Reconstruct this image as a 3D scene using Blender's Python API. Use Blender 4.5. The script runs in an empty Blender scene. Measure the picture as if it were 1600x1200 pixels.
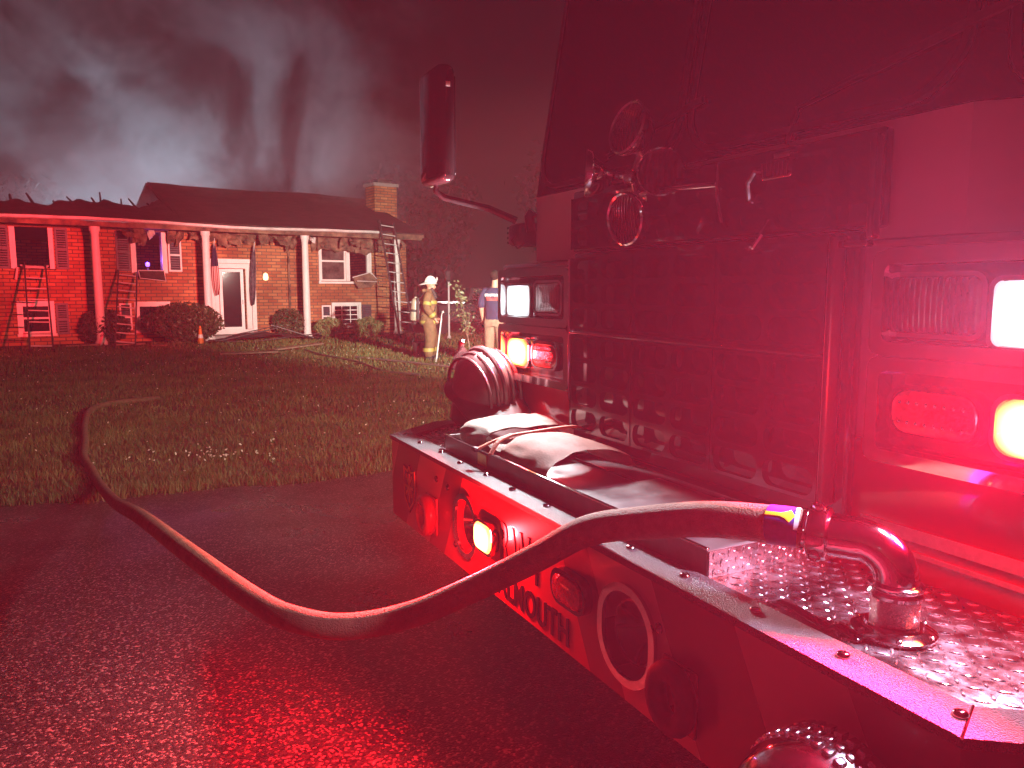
import bpy, bmesh, math, random
import numpy as np
from mathutils import Vector, Matrix, noise as mnoise

R = math.radians
random.seed(7)
rng = np.random.default_rng(7)
scene = bpy.context.scene
COL = scene.collection

# ------------------------------------------------------------------ camera, sky, moon, exposure
cam_d = bpy.data.cameras.new('camera')
cam = bpy.data.objects.new('camera', cam_d)
COL.objects.link(cam)
cam.location = (0.0, 0.0, 1.5)
cam.rotation_euler = (R(90 - 6.98), 0, 0)
cam_d.sensor_width = 36.0
cam_d.lens = 27.0
cam_d.clip_start = 0.02
cam_d.clip_end = 600
scene.camera = cam

world = bpy.data.worlds.new('World')
scene.world = world
world.use_nodes = True
wn = world.node_tree
sky = wn.nodes.new('ShaderNodeTexSky')
sky.sky_type = 'NISHITA'
sky.sun_disc = False
sky.sun_elevation = R(12)
sky.sun_rotation = R(200)
bg = wn.nodes['Background']
wn.links.new(sky.outputs['Color'], bg.inputs['Color'])
bg.inputs['Strength'].default_value = 0.0006

moon = bpy.data.lights.new('moonlight', 'SUN')
moon.energy = 0.006
moon.angle = R(0.5)
moon.color = (0.9, 0.93, 1.0)
moon_o = bpy.data.objects.new('moonlight', moon)
moon_o.rotation_euler = (R(78), 0, R(-20))
COL.objects.link(moon_o)

scene.view_settings.view_transform = 'Standard'
scene.view_settings.look = 'None'
scene.view_settings.exposure = 0.0
scene.view_settings.gamma = 1.0
scene.view_settings.use_curve_mapping = False
scene.render.engine = 'CYCLES'
cy = scene.cycles
cy.use_denoising = True
try:
    cy.denoiser = 'OPENIMAGEDENOISE'
except Exception:
    pass
cy.max_bounces = 6
cy.diffuse_bounces = 2
cy.glossy_bounces = 4
cy.transmission_bounces = 4
cy.volume_bounces = 0
cy.volume_step_rate = 3.0
cy.volume_max_steps = 96
cy.sample_clamp_indirect = 3.0
cy.caustics_reflective = False
cy.caustics_refractive = False
cy.use_light_tree = True

# ------------------------------------------------------------------ materials
MATS = {}

def mat(name, color, rough=0.5, metal=0.0, var=0.0, scale=8.0, bump=0.0, bscale=40.0, rvar=0.0,
        color2=None, coat=0.0, spec=0.5, detail=5.0, sheen=0.0):
    m = bpy.data.materials.new(name)
    m.use_nodes = True
    nt = m.node_tree
    b = nt.nodes['Principled BSDF']
    b.inputs['Base Color'].default_value = (*color, 1)
    b.inputs['Roughness'].default_value = rough
    b.inputs['Metallic'].default_value = metal
    b.inputs['Specular IOR Level'].default_value = spec
    b.inputs['Coat Weight'].default_value = coat
    if sheen:
        b.inputs['Sheen Weight'].default_value = sheen
    tc = nt.nodes.new('ShaderNodeTexCoord')
    if var or color2 is not None or rvar:
        n = nt.nodes.new('ShaderNodeTexNoise')
        n.inputs['Scale'].default_value = scale
        n.inputs['Detail'].default_value = detail
        n.inputs['Roughness'].default_value = 0.65
        nt.links.new(tc.outputs['Object'], n.inputs['Vector'])
        ramp = nt.nodes.new('ShaderNodeValToRGB')
        ramp.color_ramp.elements[0].position = 0.32
        ramp.color_ramp.elements[1].position = 0.68
        if color2 is None:
            lo = [max(0, c * (1 - var)) for c in color]
            hi = [min(1, c * (1 + var)) for c in color]
        else:
            lo, hi = color, color2
        ramp.color_ramp.elements[0].color = (*lo, 1)
        ramp.color_ramp.elements[1].color = (*hi, 1)
        nt.links.new(n.outputs['Fac'], ramp.inputs['Fac'])
        nt.links.new(ramp.outputs['Color'], b.inputs['Base Color'])
        if rvar:
            mr = nt.nodes.new('ShaderNodeMapRange')
            mr.inputs['To Min'].default_value = max(0.02, rough - rvar)
            mr.inputs['To Max'].default_value = min(1, rough + rvar)
            mr.inputs['From Min'].default_value = 0.3
            mr.inputs['From Max'].default_value = 0.7
            nt.links.new(n.outputs['Fac'], mr.inputs['Value'])
            nt.links.new(mr.outputs['Result'], b.inputs['Roughness'])
    if bump:
        n2 = nt.nodes.new('ShaderNodeTexNoise')
        n2.inputs['Scale'].default_value = bscale
        n2.inputs['Detail'].default_value = 4
        nt.links.new(tc.outputs['Object'], n2.inputs['Vector'])
        bp = nt.nodes.new('ShaderNodeBump')
        bp.inputs['Strength'].default_value = bump
        bp.inputs['Distance'].default_value = 0.02
        nt.links.new(n2.outputs['Fac'], bp.inputs['Height'])
        nt.links.new(bp.outputs['Normal'], b.inputs['Normal'])
    MATS[name] = m
    return m


def lens_mat(name, color, hot, edge, radius):
    """a lit lens: hot in the middle where the reflector throws the bulb, dimmer to its rim"""
    m = bpy.data.materials.new(name)
    m.use_nodes = True
    nt = m.node_tree
    b = nt.nodes['Principled BSDF']
    b.inputs['Base Color'].default_value = (0.5, 0.5, 0.5, 1)
    b.inputs['Roughness'].default_value = 0.15
    tc = nt.nodes.new('ShaderNodeTexCoord')
    ln = nt.nodes.new('ShaderNodeVectorMath')
    ln.operation = 'LENGTH'
    mp = nt.nodes.new('ShaderNodeMapping')
    mp.inputs['Scale'].default_value = (1 / radius[0], 0, 1 / radius[1])
    nt.links.new(tc.outputs['Object'], mp.inputs['Vector'])
    nt.links.new(mp.outputs['Vector'], ln.inputs[0])
    mr = nt.nodes.new('ShaderNodeMapRange')
    mr.interpolation_type = 'SMOOTHSTEP'
    mr.inputs['From Min'].default_value = 0.25
    mr.inputs['From Max'].default_value = 1.25
    mr.inputs['To Min'].default_value = hot
    mr.inputs['To Max'].default_value = edge
    nt.links.new(ln.outputs['Value'], mr.inputs['Value'])
    b.inputs['Emission Color'].default_value = (*color, 1)
    nt.links.new(mr.outputs['Result'], b.inputs['Emission Strength'])
    m.cycles.emission_sampling = 'NONE'
    MATS[name] = m
    return m


mat('chrome', (0.78, 0.78, 0.80), 0.10, 1.0, rvar=0.07, scale=9)
mat('worn_chrome', (0.55, 0.55, 0.57), 0.09, 1.0, var=0.12, rvar=0.05, scale=14, bump=0.04, bscale=20)
mat('dark_chrome', (0.13, 0.13, 0.14), 0.14, 1.0, rvar=0.08, scale=5)
mat('tread_plate', (0.62, 0.62, 0.65), 0.24, 1.0, var=0.15, rvar=0.12, scale=22)
mat('knurl', (0.62, 0.62, 0.63), 0.22, 1.0, bump=0.9, bscale=210)
mat('red_paint', (0.42, 0.012, 0.016), 0.16, 0.0, coat=0.9, var=0.05, scale=3)
mat('white_paint', (0.66, 0.64, 0.63), 0.2, 0.0, coat=0.8, var=0.04, scale=3)
mat('bumper_paint', (0.16, 0.016, 0.022), 0.28, 0.0, coat=0.4, var=0.2, scale=6, rvar=0.1)
mat('chevron_film', (0.42, 0.28, 0.25), 0.35, 0.0, var=0.12, scale=60, bump=0.05, bscale=300)
mat('silver_film', (0.62, 0.58, 0.58), 0.35, 0.0, var=0.1, scale=60)
mat('bed_liner', (0.028, 0.026, 0.028), 0.5, 0.0, var=0.5, scale=260, bump=0.7, bscale=330, rvar=0.2, spec=0.8)
mat('black_plastic', (0.016, 0.015, 0.016), 0.34, bump=0.08, bscale=160)
mat('black_gloss', (0.012, 0.011, 0.012), 0.1, coat=0.5)
mat('black_rubber', (0.018, 0.017, 0.017), 0.7, var=0.3, bump=0.1)
mat('windscreen', (0.012, 0.011, 0.014), 0.06, spec=0.6)
mat('tray_paint', (0.20, 0.19, 0.19), 0.45, 0.5, var=0.25, scale=10, rvar=0.15)
mat('lamp_glass', (0.06, 0.055, 0.055), 0.08, 0.3, spec=0.8, var=0.25, scale=30)
mat('red_lens', (0.42, 0.012, 0.014), 0.12, 0.0, spec=0.8, var=0.4, scale=90, bump=0.25, bscale=120, coat=1.0)
mat('lettering', (0.012, 0.01, 0.012), 0.3)
mat('letter_edge', (0.55, 0.42, 0.2), 0.35)
mat('gold_badge', (0.5, 0.36, 0.14), 0.3, 0.8, var=0.3)
mat('blue_band', (0.03, 0.035, 0.30), 0.35, var=0.25, scale=60, coat=0.4)
mat('yellow_film', (0.62, 0.66, 0.03), 0.4)
mat('hose_jacket', (0.17, 0.095, 0.05), 0.66, var=0.28, scale=22, bump=0.45, bscale=260)
mat('hose_canvas', (0.16, 0.13, 0.105), 0.8, var=0.22, scale=26, bump=0.4, bscale=300)
mat('hose_canvas_redlit', (0.21, 0.075, 0.045), 0.75, var=0.18, scale=20, bump=0.3, bscale=280)  # hose canvas with red lamp light put into its colour
mat('strap_web', (0.50, 0.16, 0.09), 0.7, var=0.2, bump=0.3, bscale=200)
mat('helmet_shell', (0.05, 0.018, 0.018), 0.42, coat=0.0, var=0.35, scale=14, rvar=0.08, bump=0.05, bscale=40)
mat('helmet_leather', (0.36, 0.27, 0.22), 0.55, var=0.25, scale=30, bump=0.15, bscale=90)
mat('white_trim', (0.76, 0.73, 0.70), 0.5, var=0.08, scale=3, bump=0.04)
mat('sooty_trim', (0.42, 0.39, 0.37), 0.6, color2=(0.74, 0.71, 0.68), scale=2.2, bump=0.08)
mat('charred', (0.010, 0.009, 0.009), 0.9, color2=(0.05, 0.038, 0.03), scale=5, bump=0.5, bscale=14)
mat('burnt_panel', (0.03, 0.02, 0.016), 0.8, color2=(0.26, 0.16, 0.10), scale=3.2, bump=0.5, bscale=9)
mat('shutter_paint', (0.035, 0.045, 0.06), 0.5, var=0.3, scale=6)
mat('pane_glass', (0.012, 0.012, 0.016), 0.05, spec=0.8)
mat('sooty_pane', (0.015, 0.013, 0.013), 0.25, color2=(0.14, 0.11, 0.10), scale=3.0)
mat('concrete', (0.30, 0.28, 0.26), 0.85, var=0.2, scale=8, bump=0.3)
mat('door_dark', (0.03, 0.022, 0.022), 0.25, var=0.3)
mat('ladder_metal', (0.62, 0.60, 0.58), 0.5, 0.3, var=0.2, scale=9)
mat('rail_dark', (0.10, 0.095, 0.095), 0.5, 0.5, var=0.3)
mat('bark', (0.10, 0.07, 0.05), 0.9, var=0.4, scale=14, bump=0.6, bscale=30)
mat('pale_bark', (0.22, 0.17, 0.13), 0.85, var=0.3, scale=14, bump=0.4, bscale=30)
mat('leaf_dark', (0.030, 0.046, 0.020), 0.5, color2=(0.07, 0.085, 0.035), scale=3.5)
mat('leaf_light', (0.10, 0.15, 0.05), 0.5, color2=(0.27, 0.32, 0.13), scale=6)
mat('leaf_tree', (0.05, 0.08, 0.03), 0.5, color2=(0.16, 0.18, 0.08), scale=5)
mat('leaf_far', (0.010, 0.014, 0.007), 0.8, color2=(0.022, 0.028, 0.014), scale=1.0)
mat('grass', (0.042, 0.058, 0.012), 0.6, color2=(0.16, 0.165, 0.045), scale=1.3)
mat('clover_white', (0.72, 0.68, 0.55), 0.7)
mat('board_wood', (0.26, 0.17, 0.11), 0.75, var=0.35, scale=10, bump=0.2)
mat('mulch', (0.06, 0.04, 0.03), 0.95, var=0.5, scale=20, bump=0.6)
mat('van_paint', (0.010, 0.010, 0.013), 0.55, spec=0.2)
mat('tire', (0.015, 0.015, 0.015), 0.8, bump=0.2)
mat('bunker_tan', (0.15, 0.085, 0.038), 0.8, var=0.3, scale=9, bump=0.4, bscale=30)
mat('bunker_trim', (0.32, 0.27, 0.06), 0.5, var=0.15, scale=40)
mat('skin', (0.48, 0.24, 0.16), 0.5, var=0.12, scale=20)
mat('hair', (0.02, 0.014, 0.01), 0.85, var=0.4, spec=0.1, scale=60, bump=0.4, bscale=120)
mat('navy_cotton', (0.018, 0.022, 0.06), 0.85, var=0.25, scale=8, bump=0.3, bscale=18)
mat('khaki', (0.26, 0.18, 0.12), 0.85, var=0.25, scale=8, bump=0.4, bscale=16)
mat('white_helmet', (0.6, 0.58, 0.55), 0.3, coat=0.3, var=0.06)
mat('tank_gray', (0.28, 0.25, 0.18), 0.4, var=0.2, coat=0.3)
mat('black_gear', (0.02, 0.018, 0.018), 0.7, var=0.3, bump=0.2)
mat('shirt_white', (0.70, 0.68, 0.68), 0.8)
mat('shirt_red', (0.62, 0.10, 0.08), 0.8)
mat('cone_orange', (0.75, 0.18, 0.02), 0.5)
mat('pole_white', (0.6, 0.58, 0.56), 0.4)


def emissive(name, color, strength):
    m = bpy.data.materials.new(name)
    m.use_nodes = True
    b = m.node_tree.nodes['Principled BSDF']
    b.inputs['Base Color'].default_value = (*[min(1, c) * 0.6 for c in color], 1)
    b.inputs['Emission Color'].default_value = (*color, 1)
    b.inputs['Emission Strength'].default_value = strength
    m.cycles.emission_sampling = 'NONE'
    MATS[name] = m
    return m


def flute(name, freq, axis, strength):
    nt = MATS[name].node_tree
    b = nt.nodes['Principled BSDF']
    tc = nt.nodes.new('ShaderNodeTexCoord')
    w = nt.nodes.new('ShaderNodeTexWave')
    w.wave_type = 'BANDS'
    w.bands_direction = axis
    w.inputs['Scale'].default_value = freq
    nt.links.new(tc.outputs['Object'], w.inputs['Vector'])
    bp = nt.nodes.new('ShaderNodeBump')
    bp.inputs['Strength'].default_value = strength
    bp.inputs['Distance'].default_value = 0.003
    nt.links.new(w.outputs['Fac'], bp.inputs['Height'])
    nt.links.new(bp.outputs['Normal'], b.inputs['Normal'])


flute('lamp_glass', 28, 'X', 0.8)
emissive('porch_glow', (1.0, 0.62, 0.32), 2.6)
emissive('violet_glow', (0.25, 0.12, 1.0), 3.0)
emissive('bar_red_glow', (1.0, 0.05, 0.03), 4.0)
emissive('bar_white_glow', (0.9, 0.95, 1.0), 4.0)


def brick_material():
    m = bpy.data.materials.new('brick')
    m.use_nodes = True
    nt = m.node_tree
    b = nt.nodes['Principled BSDF']
    tc = nt.nodes.new('ShaderNodeTexCoord')
    sep = nt.nodes.new('ShaderNodeSeparateXYZ')
    nt.links.new(tc.outputs['Object'], sep.inputs[0])
    ad = nt.nodes.new('ShaderNodeMath')
    nt.links.new(sep.outputs['X'], ad.inputs[0])
    nt.links.new(sep.outputs['Y'], ad.inputs[1])
    cb = nt.nodes.new('ShaderNodeCombineXYZ')
    nt.links.new(ad.outputs[0], cb.inputs['X'])
    nt.links.new(sep.outputs['Z'], cb.inputs['Y'])
    br = nt.nodes.new('ShaderNodeTexBrick')
    br.inputs['Scale'].default_value = 1.0
    br.inputs['Brick Width'].default_value = 0.30
    br.inputs['Row Height'].default_value = 0.10
    br.inputs['Mortar Size'].default_value = 0.013
    br.inputs['Mortar Smooth'].default_value = 0.2
    br.inputs['Color1'].default_value = (0.34, 0.095, 0.036, 1)
    br.inputs['Color2'].default_value = (0.54, 0.25, 0.10, 1)
    br.inputs['Mortar'].default_value = (0.13, 0.09, 0.07, 1)
    nt.links.new(cb.outputs[0], br.inputs['Vector'])
    n = nt.nodes.new('ShaderNodeTexNoise')
    n.inputs['Scale'].default_value = 0.8
    n.inputs['Detail'].default_value = 6
    nt.links.new(tc.outputs['Object'], n.inputs['Vector'])
    r = nt.nodes.new('ShaderNodeValToRGB')
    r.color_ramp.elements[0].position = 0.35
    r.color_ramp.elements[0].color = (0.62, 0.58, 0.55, 1)
    r.color_ramp.elements[1].position = 0.62
    r.color_ramp.elements[1].color = (1, 1, 1, 1)
    nt.links.new(n.outputs['Fac'], r.inputs['Fac'])
    mx = nt.nodes.new('ShaderNodeMix')
    mx.data_type = 'RGBA'
    mx.blend_type = 'MULTIPLY'
    mx.inputs['Factor'].default_value = 1.0
    nt.links.new(br.outputs['Color'], mx.inputs['A'])
    nt.links.new(r.outputs['Color'], mx.inputs['B'])
    nt.links.new(mx.outputs['Result'], b.inputs['Base Color'])
    b.inputs['Roughness'].default_value = 0.8
    bp = nt.nodes.new('ShaderNodeBump')
    bp.inputs['Strength'].default_value = 0.6
    bp.inputs['Distance'].default_value = 0.01
    bp.invert = True
    nt.links.new(br.outputs['Fac'], bp.inputs['Height'])
    nt.links.new(bp.outputs['Normal'], b.inputs['Normal'])
    MATS['brick'] = m


brick_material()


def shingle_material():
    m = bpy.data.materials.new('shingles')
    m.use_nodes = True
    nt = m.node_tree
    b = nt.nodes['Principled BSDF']
    tc = nt.nodes.new('ShaderNodeTexCoord')
    br = nt.nodes.new('ShaderNodeTexBrick')
    br.inputs['Scale'].default_value = 1.0
    br.inputs['Brick Width'].default_value = 0.32
    br.inputs['Row Height'].default_value = 0.15
    br.inputs['Mortar Size'].default_value = 0.008
    br.inputs['Color1'].default_value = (0.020, 0.017, 0.016, 1)
    br.inputs['Color2'].default_value = (0.036, 0.030, 0.028, 1)
    br.inputs['Mortar'].default_value = (0.012, 0.01, 0.01, 1)
    nt.links.new(tc.outputs['Object'], br.inputs['Vector'])
    nt.links.new(br.outputs['Color'], b.inputs['Base Color'])
    b.inputs['Roughness'].default_value = 0.85
    MATS['shingles'] = m


shingle_material()


def asphalt_material():
    m = bpy.data.materials.new('asphalt')
    m.use_nodes = True
    nt = m.node_tree
    b = nt.nodes['Principled BSDF']
    tc = nt.nodes.new('ShaderNodeTexCoord')
    v = nt.nodes.new('ShaderNodeTexVoronoi')
    v.inputs['Scale'].default_value = 125
    v.inputs['Randomness'].default_value = 1.0
    nt.links.new(tc.outputs['Object'], v.inputs['Vector'])
    v2 = nt.nodes.new('ShaderNodeTexVoronoi')
    v2.inputs['Scale'].default_value = 240
    nt.links.new(tc.outputs['Object'], v2.inputs['Vector'])
    n = nt.nodes.new('ShaderNodeTexNoise')
    n.inputs['Scale'].default_value = 0.9
    n.inputs['Detail'].default_value = 6
    nt.links.new(tc.outputs['Object'], n.inputs['Vector'])
    # stone colours
    hs = nt.nodes.new('ShaderNodeSeparateColor')
    nt.links.new(v.outputs['Color'], hs.inputs[0])
    r = nt.nodes.new('ShaderNodeValToRGB')
    r.color_ramp.elements[0].color = (0.008, 0.0075, 0.0075, 1)
    r.color_ramp.elements[1].color = (0.22, 0.19, 0.18, 1)
    r.color_ramp.elements.new(0.78).color = (0.034, 0.032, 0.031, 1)
    nt.links.new(hs.outputs[0], r.inputs['Fac'])
    nt.links.new(r.outputs['Color'], b.inputs['Base Color'])
    # wet and drier areas
    mr = nt.nodes.new('ShaderNodeMapRange')
    mr.inputs['From Min'].default_value = 0.35
    mr.inputs['From Max'].default_value = 0.65
    mr.inputs['To Min'].default_value = 0.22
    mr.inputs['To Max'].default_value = 0.5
    nt.links.new(n.outputs['Fac'], mr.inputs['Value'])
    nt.links.new(mr.outputs['Result'], b.inputs['Roughness'])
    # standing water lies in the low spots and smooths the surface
    wet = nt.nodes.new('ShaderNodeMapRange')
    wet.inputs['From Min'].default_value = 0.40
    wet.inputs['From Max'].default_value = 0.56
    wet.inputs['To Min'].default_value = 0.30
    wet.inputs['To Max'].default_value = 0.85
    nt.links.new(n.outputs['Fac'], wet.inputs['Value'])
    ad = nt.nodes.new('ShaderNodeMath')
    ad.operation = 'MULTIPLY_ADD'
    ad.inputs[1].default_value = 0.35
    nt.links.new(v2.outputs['Distance'], ad.inputs[0])
    nt.links.new(v.outputs['Distance'], ad.inputs[2])
    bp = nt.nodes.new('ShaderNodeBump')
    bp.inputs['Strength'].default_value = 0.75
    bp.inputs['Distance'].default_value = 0.004
    bp.invert = True
    nt.links.new(wet.outputs['Result'], bp.inputs['Strength'])
    nt.links.new(ad.outputs[0], bp.inputs['Height'])
    nt.links.new(bp.outputs['Normal'], b.inputs['Normal'])
    b.inputs['Specular IOR Level'].default_value = 0.42
    MATS['asphalt'] = m


asphalt_material()


def stripes_flag_material():
    m = bpy.data.materials.new('striped_cloth')
    m.use_nodes = True
    nt = m.node_tree
    b = nt.nodes['Principled BSDF']
    b.inputs['Roughness'].default_value = 0.8
    at = nt.nodes.new('ShaderNodeUVMap')
    sep = nt.nodes.new('ShaderNodeSeparateXYZ')
    nt.links.new(at.outputs['UV'], sep.inputs[0])
    mu = nt.nodes.new('ShaderNodeMath')
    mu.operation = 'MULTIPLY'
    mu.inputs[1].default_value = 6.5
    nt.links.new(sep.outputs['X'], mu.inputs[0])
    fr = nt.nodes.new('ShaderNodeMath')
    fr.operation = 'FRACT'
    nt.links.new(mu.outputs[0], fr.inputs[0])
    gt = nt.nodes.new('ShaderNodeMath')
    gt.operation = 'GREATER_THAN'
    gt.inputs[1].default_value = 0.5
    nt.links.new(fr.outputs[0], gt.inputs[0])
    mx = nt.nodes.new('ShaderNodeMix')
    mx.data_type = 'RGBA'
    mx.inputs['A'].default_value = (0.42, 0.02, 0.025, 1)
    mx.inputs['B'].default_value = (0.72, 0.68, 0.66, 1)
    nt.links.new(gt.outputs[0], mx.inputs['Factor'])
    g2 = nt.nodes.new('ShaderNodeMath')
    g2.operation = 'GREATER_THAN'
    g2.inputs[1].default_value = 0.58
    nt.links.new(sep.outputs['Y'], g2.inputs[0])
    mx2 = nt.nodes.new('ShaderNodeMix')
    mx2.data_type = 'RGBA'
    mx2.inputs['B'].default_value = (0.02, 0.022, 0.07, 1)
    nt.links.new(mx.outputs['Result'], mx2.inputs['A'])
    nt.links.new(g2.outputs[0], mx2.inputs['Factor'])
    nt.links.new(mx2.outputs['Result'], b.inputs['Base Color'])
    MATS['striped_cloth'] = m


stripes_flag_material()
mat('dark_flag_cloth', (0.012, 0.013, 0.03), 0.8, color2=(0.20, 0.18, 0.2), scale=7)


# ------------------------------------------------------------------ mesh helpers
class MB:
    def __init__(self):
        self.v = []
        self.f = []

    def add(self, vs, fs):
        o = len(self.v)
        self.v.extend([tuple(p) for p in vs])
        self.f.extend([tuple(i + o for i in f) for f in fs])
        return self

    def box(self, x0, x1, y0, y1, z0, z1, bev=0.0, M=None):
        if x0 > x1: x0, x1 = x1, x0
        if y0 > y1: y0, y1 = y1, y0
        if z0 > z1: z0, z1 = z1, z0
        if bev <= 0:
            vs = [(x0, y0, z0), (x1, y0, z0), (x1, y1, z0), (x0, y1, z0), (x0, y0, z1), (x1, y0, z1), (x1, y1, z1), (x0, y1, z1)]
            fs = [(0, 3, 2, 1), (4, 5, 6, 7), (0, 1, 5, 4), (1, 2, 6, 5), (2, 3, 7, 6), (3, 0, 4, 7)]
        else:
            bm = bmesh.new()
            bmesh.ops.create_cube(bm, size=1)
            for q in bm.verts:
                q.co = Vector(((x0 + x1) / 2 + q.co.x * (x1 - x0), (y0 + y1) / 2 + q.co.y * (y1 - y0), (z0 + z1) / 2 + q.co.z * (z1 - z0)))
            bmesh.ops.bevel(bm, geom=bm.edges[:], offset=bev, segments=3, affect='EDGES', profile=0.5)
            vs = [tuple(q.co) for q in bm.verts]
            bm.verts.index_update()
            fs = [tuple(q.index for q in f.verts) for f in bm.faces]
            bm.free()
        if M is not None:
            vs = [tuple(M @ Vector(p)) for p in vs]
        return self.add(vs, fs)

    def tube(self, pts, rad, n=12, cap=True, flat=1.0):
        pts = [Vector(p) for p in pts]
        if not hasattr(rad, '__len__'):
            rad = [rad] * len(pts)
        rings = []
        t0 = (pts[1] - pts[0]).normalized()
        up = Vector((0, 0, 1)) if abs(t0.z) < 0.9 else Vector((1, 0, 0))
        nrm = (up - up.dot(t0) * t0).normalized()
        for i, p in enumerate(pts):
            if i == 0: t = pts[1] - pts[0]
            elif i == len(pts) - 1: t = pts[-1] - pts[-2]
            else: t = (pts[i + 1] - pts[i]).normalized() + (pts[i] - pts[i - 1]).normalized()
            t = t.normalized() if t.length > 1e-9 else t0
            nrm = (nrm - nrm.dot(t) * t)
            nrm = nrm.normalized() if nrm.length > 1e-6 else t.orthogonal().normalized()
            bn = t.cross(nrm)
            rings.append([p + (nrm * math.cos(2 * math.pi * k / n) * flat + bn * math.sin(2 * math.pi * k / n)) * rad[i] for k in range(n)])
        vs = [q for r in rings for q in r]
        fs = []
        for i in range(len(pts) - 1):
            for k in range(n):
                fs.append((i * n + k, i * n + (k + 1) % n, (i + 1) * n + (k + 1) % n, (i + 1) * n + k))
        if cap:
            fs.append(tuple(range(n - 1, -1, -1)))
            fs.append(tuple((len(pts) - 1) * n + k for k in range(n)))
        return self.add(vs, fs)

    def lathe(self, prof, n=24, M=None, cap=True):
        """prof: (radius, height) pairs about +Z"""
        vs, fs = [], []
        for r, h in prof:
            for k in range(n):
                a = 2 * math.pi * k / n
                vs.append((r * math.cos(a), r * math.sin(a), h))
        for i in range(len(prof) - 1):
            for k in range(n):
                fs.append((i * n + k, i * n + (k + 1) % n, (i + 1) * n + (k + 1) % n, (i + 1) * n + k))
        if cap:
            if prof[0][0] > 1e-6: fs.append(tuple(range(n - 1, -1, -1)))
            if prof[-1][0] > 1e-6: fs.append(tuple((len(prof) - 1) * n + k for k in range(n)))
        if M is not None:
            vs = [tuple(M @ Vector(p)) for p in vs]
        return self.add(vs, fs)

    def prism(self, poly, z0, z1, M=None):
        n = len(poly)
        vs = [(x, y, z0) for x, y in poly] + [(x, y, z1) for x, y in poly]
        fs = [tuple(range(n - 1, -1, -1)), tuple(range(n, 2 * n))]
        for i in range(n):
            j = (i + 1) % n
            fs.append((i, j, n + j, n + i))
        if M is not None:
            vs = [tuple(M @ Vector(p)) for p in vs]
        return self.add(vs, fs)

    def ring(self, outer, inner, z0, z1, M=None):
        n = len(outer)
        vs = [(x, y, z0) for x, y in outer] + [(x, y, z0) for x, y in inner] + [(x, y, z1) for x, y in outer] + [(x, y, z1) for x, y in inner]
        fs = []
        for i in range(n):
            j = (i + 1) % n
            fs += [(2 * n + i, 2 * n + j, 3 * n + j, 3 * n + i), (j, i, n + i, n + j), (i, j, 2 * n + j, 2 * n + i), (n + j, n + i, 3 * n + i, 3 * n + j)]
        if M is not None:
            vs = [tuple(M @ Vector(p)) for p in vs]
        return self.add(vs, fs)

    def ball(self, c, r, n=10, m=8, sc=(1, 1, 1)):
        vs, fs = [], []
        for i in range(m + 1):
            a = math.pi * i / m
            for k in range(n):
                b = 2 * math.pi * k / n
                vs.append((c[0] + r * sc[0] * math.sin(a) * math.cos(b), c[1] + r * sc[1] * math.sin(a) * math.sin(b), c[2] + r * sc[2] * math.cos(a)))
        for i in range(m):
            for k in range(n):
                fs.append((i * n + k, (i + 1) * n + k, (i + 1) * n + (k + 1) % n, i * n + (k + 1) % n))
        return self.add(vs, fs)

    def build(self, name, material, parent=None, smooth=True, angle=40):
        me = bpy.data.meshes.new(name)
        me.from_pydata(self.v, [], self.f)
        me.validate()
        me.update()
        return finish(name, me, material, parent, smooth, angle)


def finish(name, me, material, parent=None, smooth=True, angle=40):
    if material is not None:
        me.materials.append(MATS[material] if isinstance(material, str) else material)
    if smooth:
        me.shade_smooth() if hasattr(me, 'shade_smooth') else me.polygons.foreach_set('use_smooth', [True] * len(me.polygons))
        try:
            me.set_sharp_from_angle(angle=R(angle))
        except Exception:
            pass
    o = bpy.data.objects.new(name, me)
    COL.objects.link(o)
    if parent is not None:
        o.parent = parent
    return o


def copy_to(o, parent=None, loc=None, rot=None):
    c = o.copy()
    COL.objects.link(c)
    c.parent = parent if parent is not None else o.parent
    if loc is not None: c.location = loc
    if rot is not None: c.rotation_euler = rot
    return c


def empty(name, loc=(0, 0, 0), rz=0.0, rot=None):
    e = bpy.data.objects.new(name, None)
    e.empty_display_size = 0.2
    e.location = loc
    e.rotation_euler = rot if rot is not None else (0, 0, rz)
    COL.objects.link(e)
    return e


def tag(o, label, cat, group=None):
    o['label'] = label
    o['category'] = cat
    if group: o['group'] = group
    return o


def structure(o):
    o['kind'] = 'structure'
    return o


def rrect(w, h, r, n=5, cx=0, cy=0):
    pts = []
    for sx, sy, a0 in ((1, 1, 0), (-1, 1, 90), (-1, -1, 180), (1, -1, 270)):
        for k in range(n):
            a = R(a0 + 90 * k / (n - 1))
            pts.append((cx + sx * (w / 2 - r) + r * math.cos(a), cy + sy * (h / 2 - r) + r * math.sin(a)))
    return pts


# maps a shape drawn in (x, y) with depth z onto an upright face that looks along local +Y
UPRIGHT = Matrix(((-1, 0, 0, 0), (0, 0, 1, 0), (0, 1, 0, 0), (0, 0, 0, 1)))


def light(name, kind, loc, target, power, color, parent=None, size=0.05, angle=60, blend=0.5):
    d = bpy.data.lights.new(name, kind)
    d.energy = power
    d.color = color
    if kind == 'SPOT':
        d.spot_size = R(angle)
        d.spot_blend = blend
        d.shadow_soft_size = size
    elif kind == 'POINT':
        d.shadow_soft_size = size
    elif kind == 'AREA':
        d.size = size
    o = bpy.data.objects.new(name, d)
    COL.objects.link(o)
    o.location = loc
    if target is not None:
        v = Vector(target) - Vector(loc)
        o.rotation_euler = v.to_track_quat('-Z', 'Y').to_euler()
    if parent is not None: o.parent = parent
    return o


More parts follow.
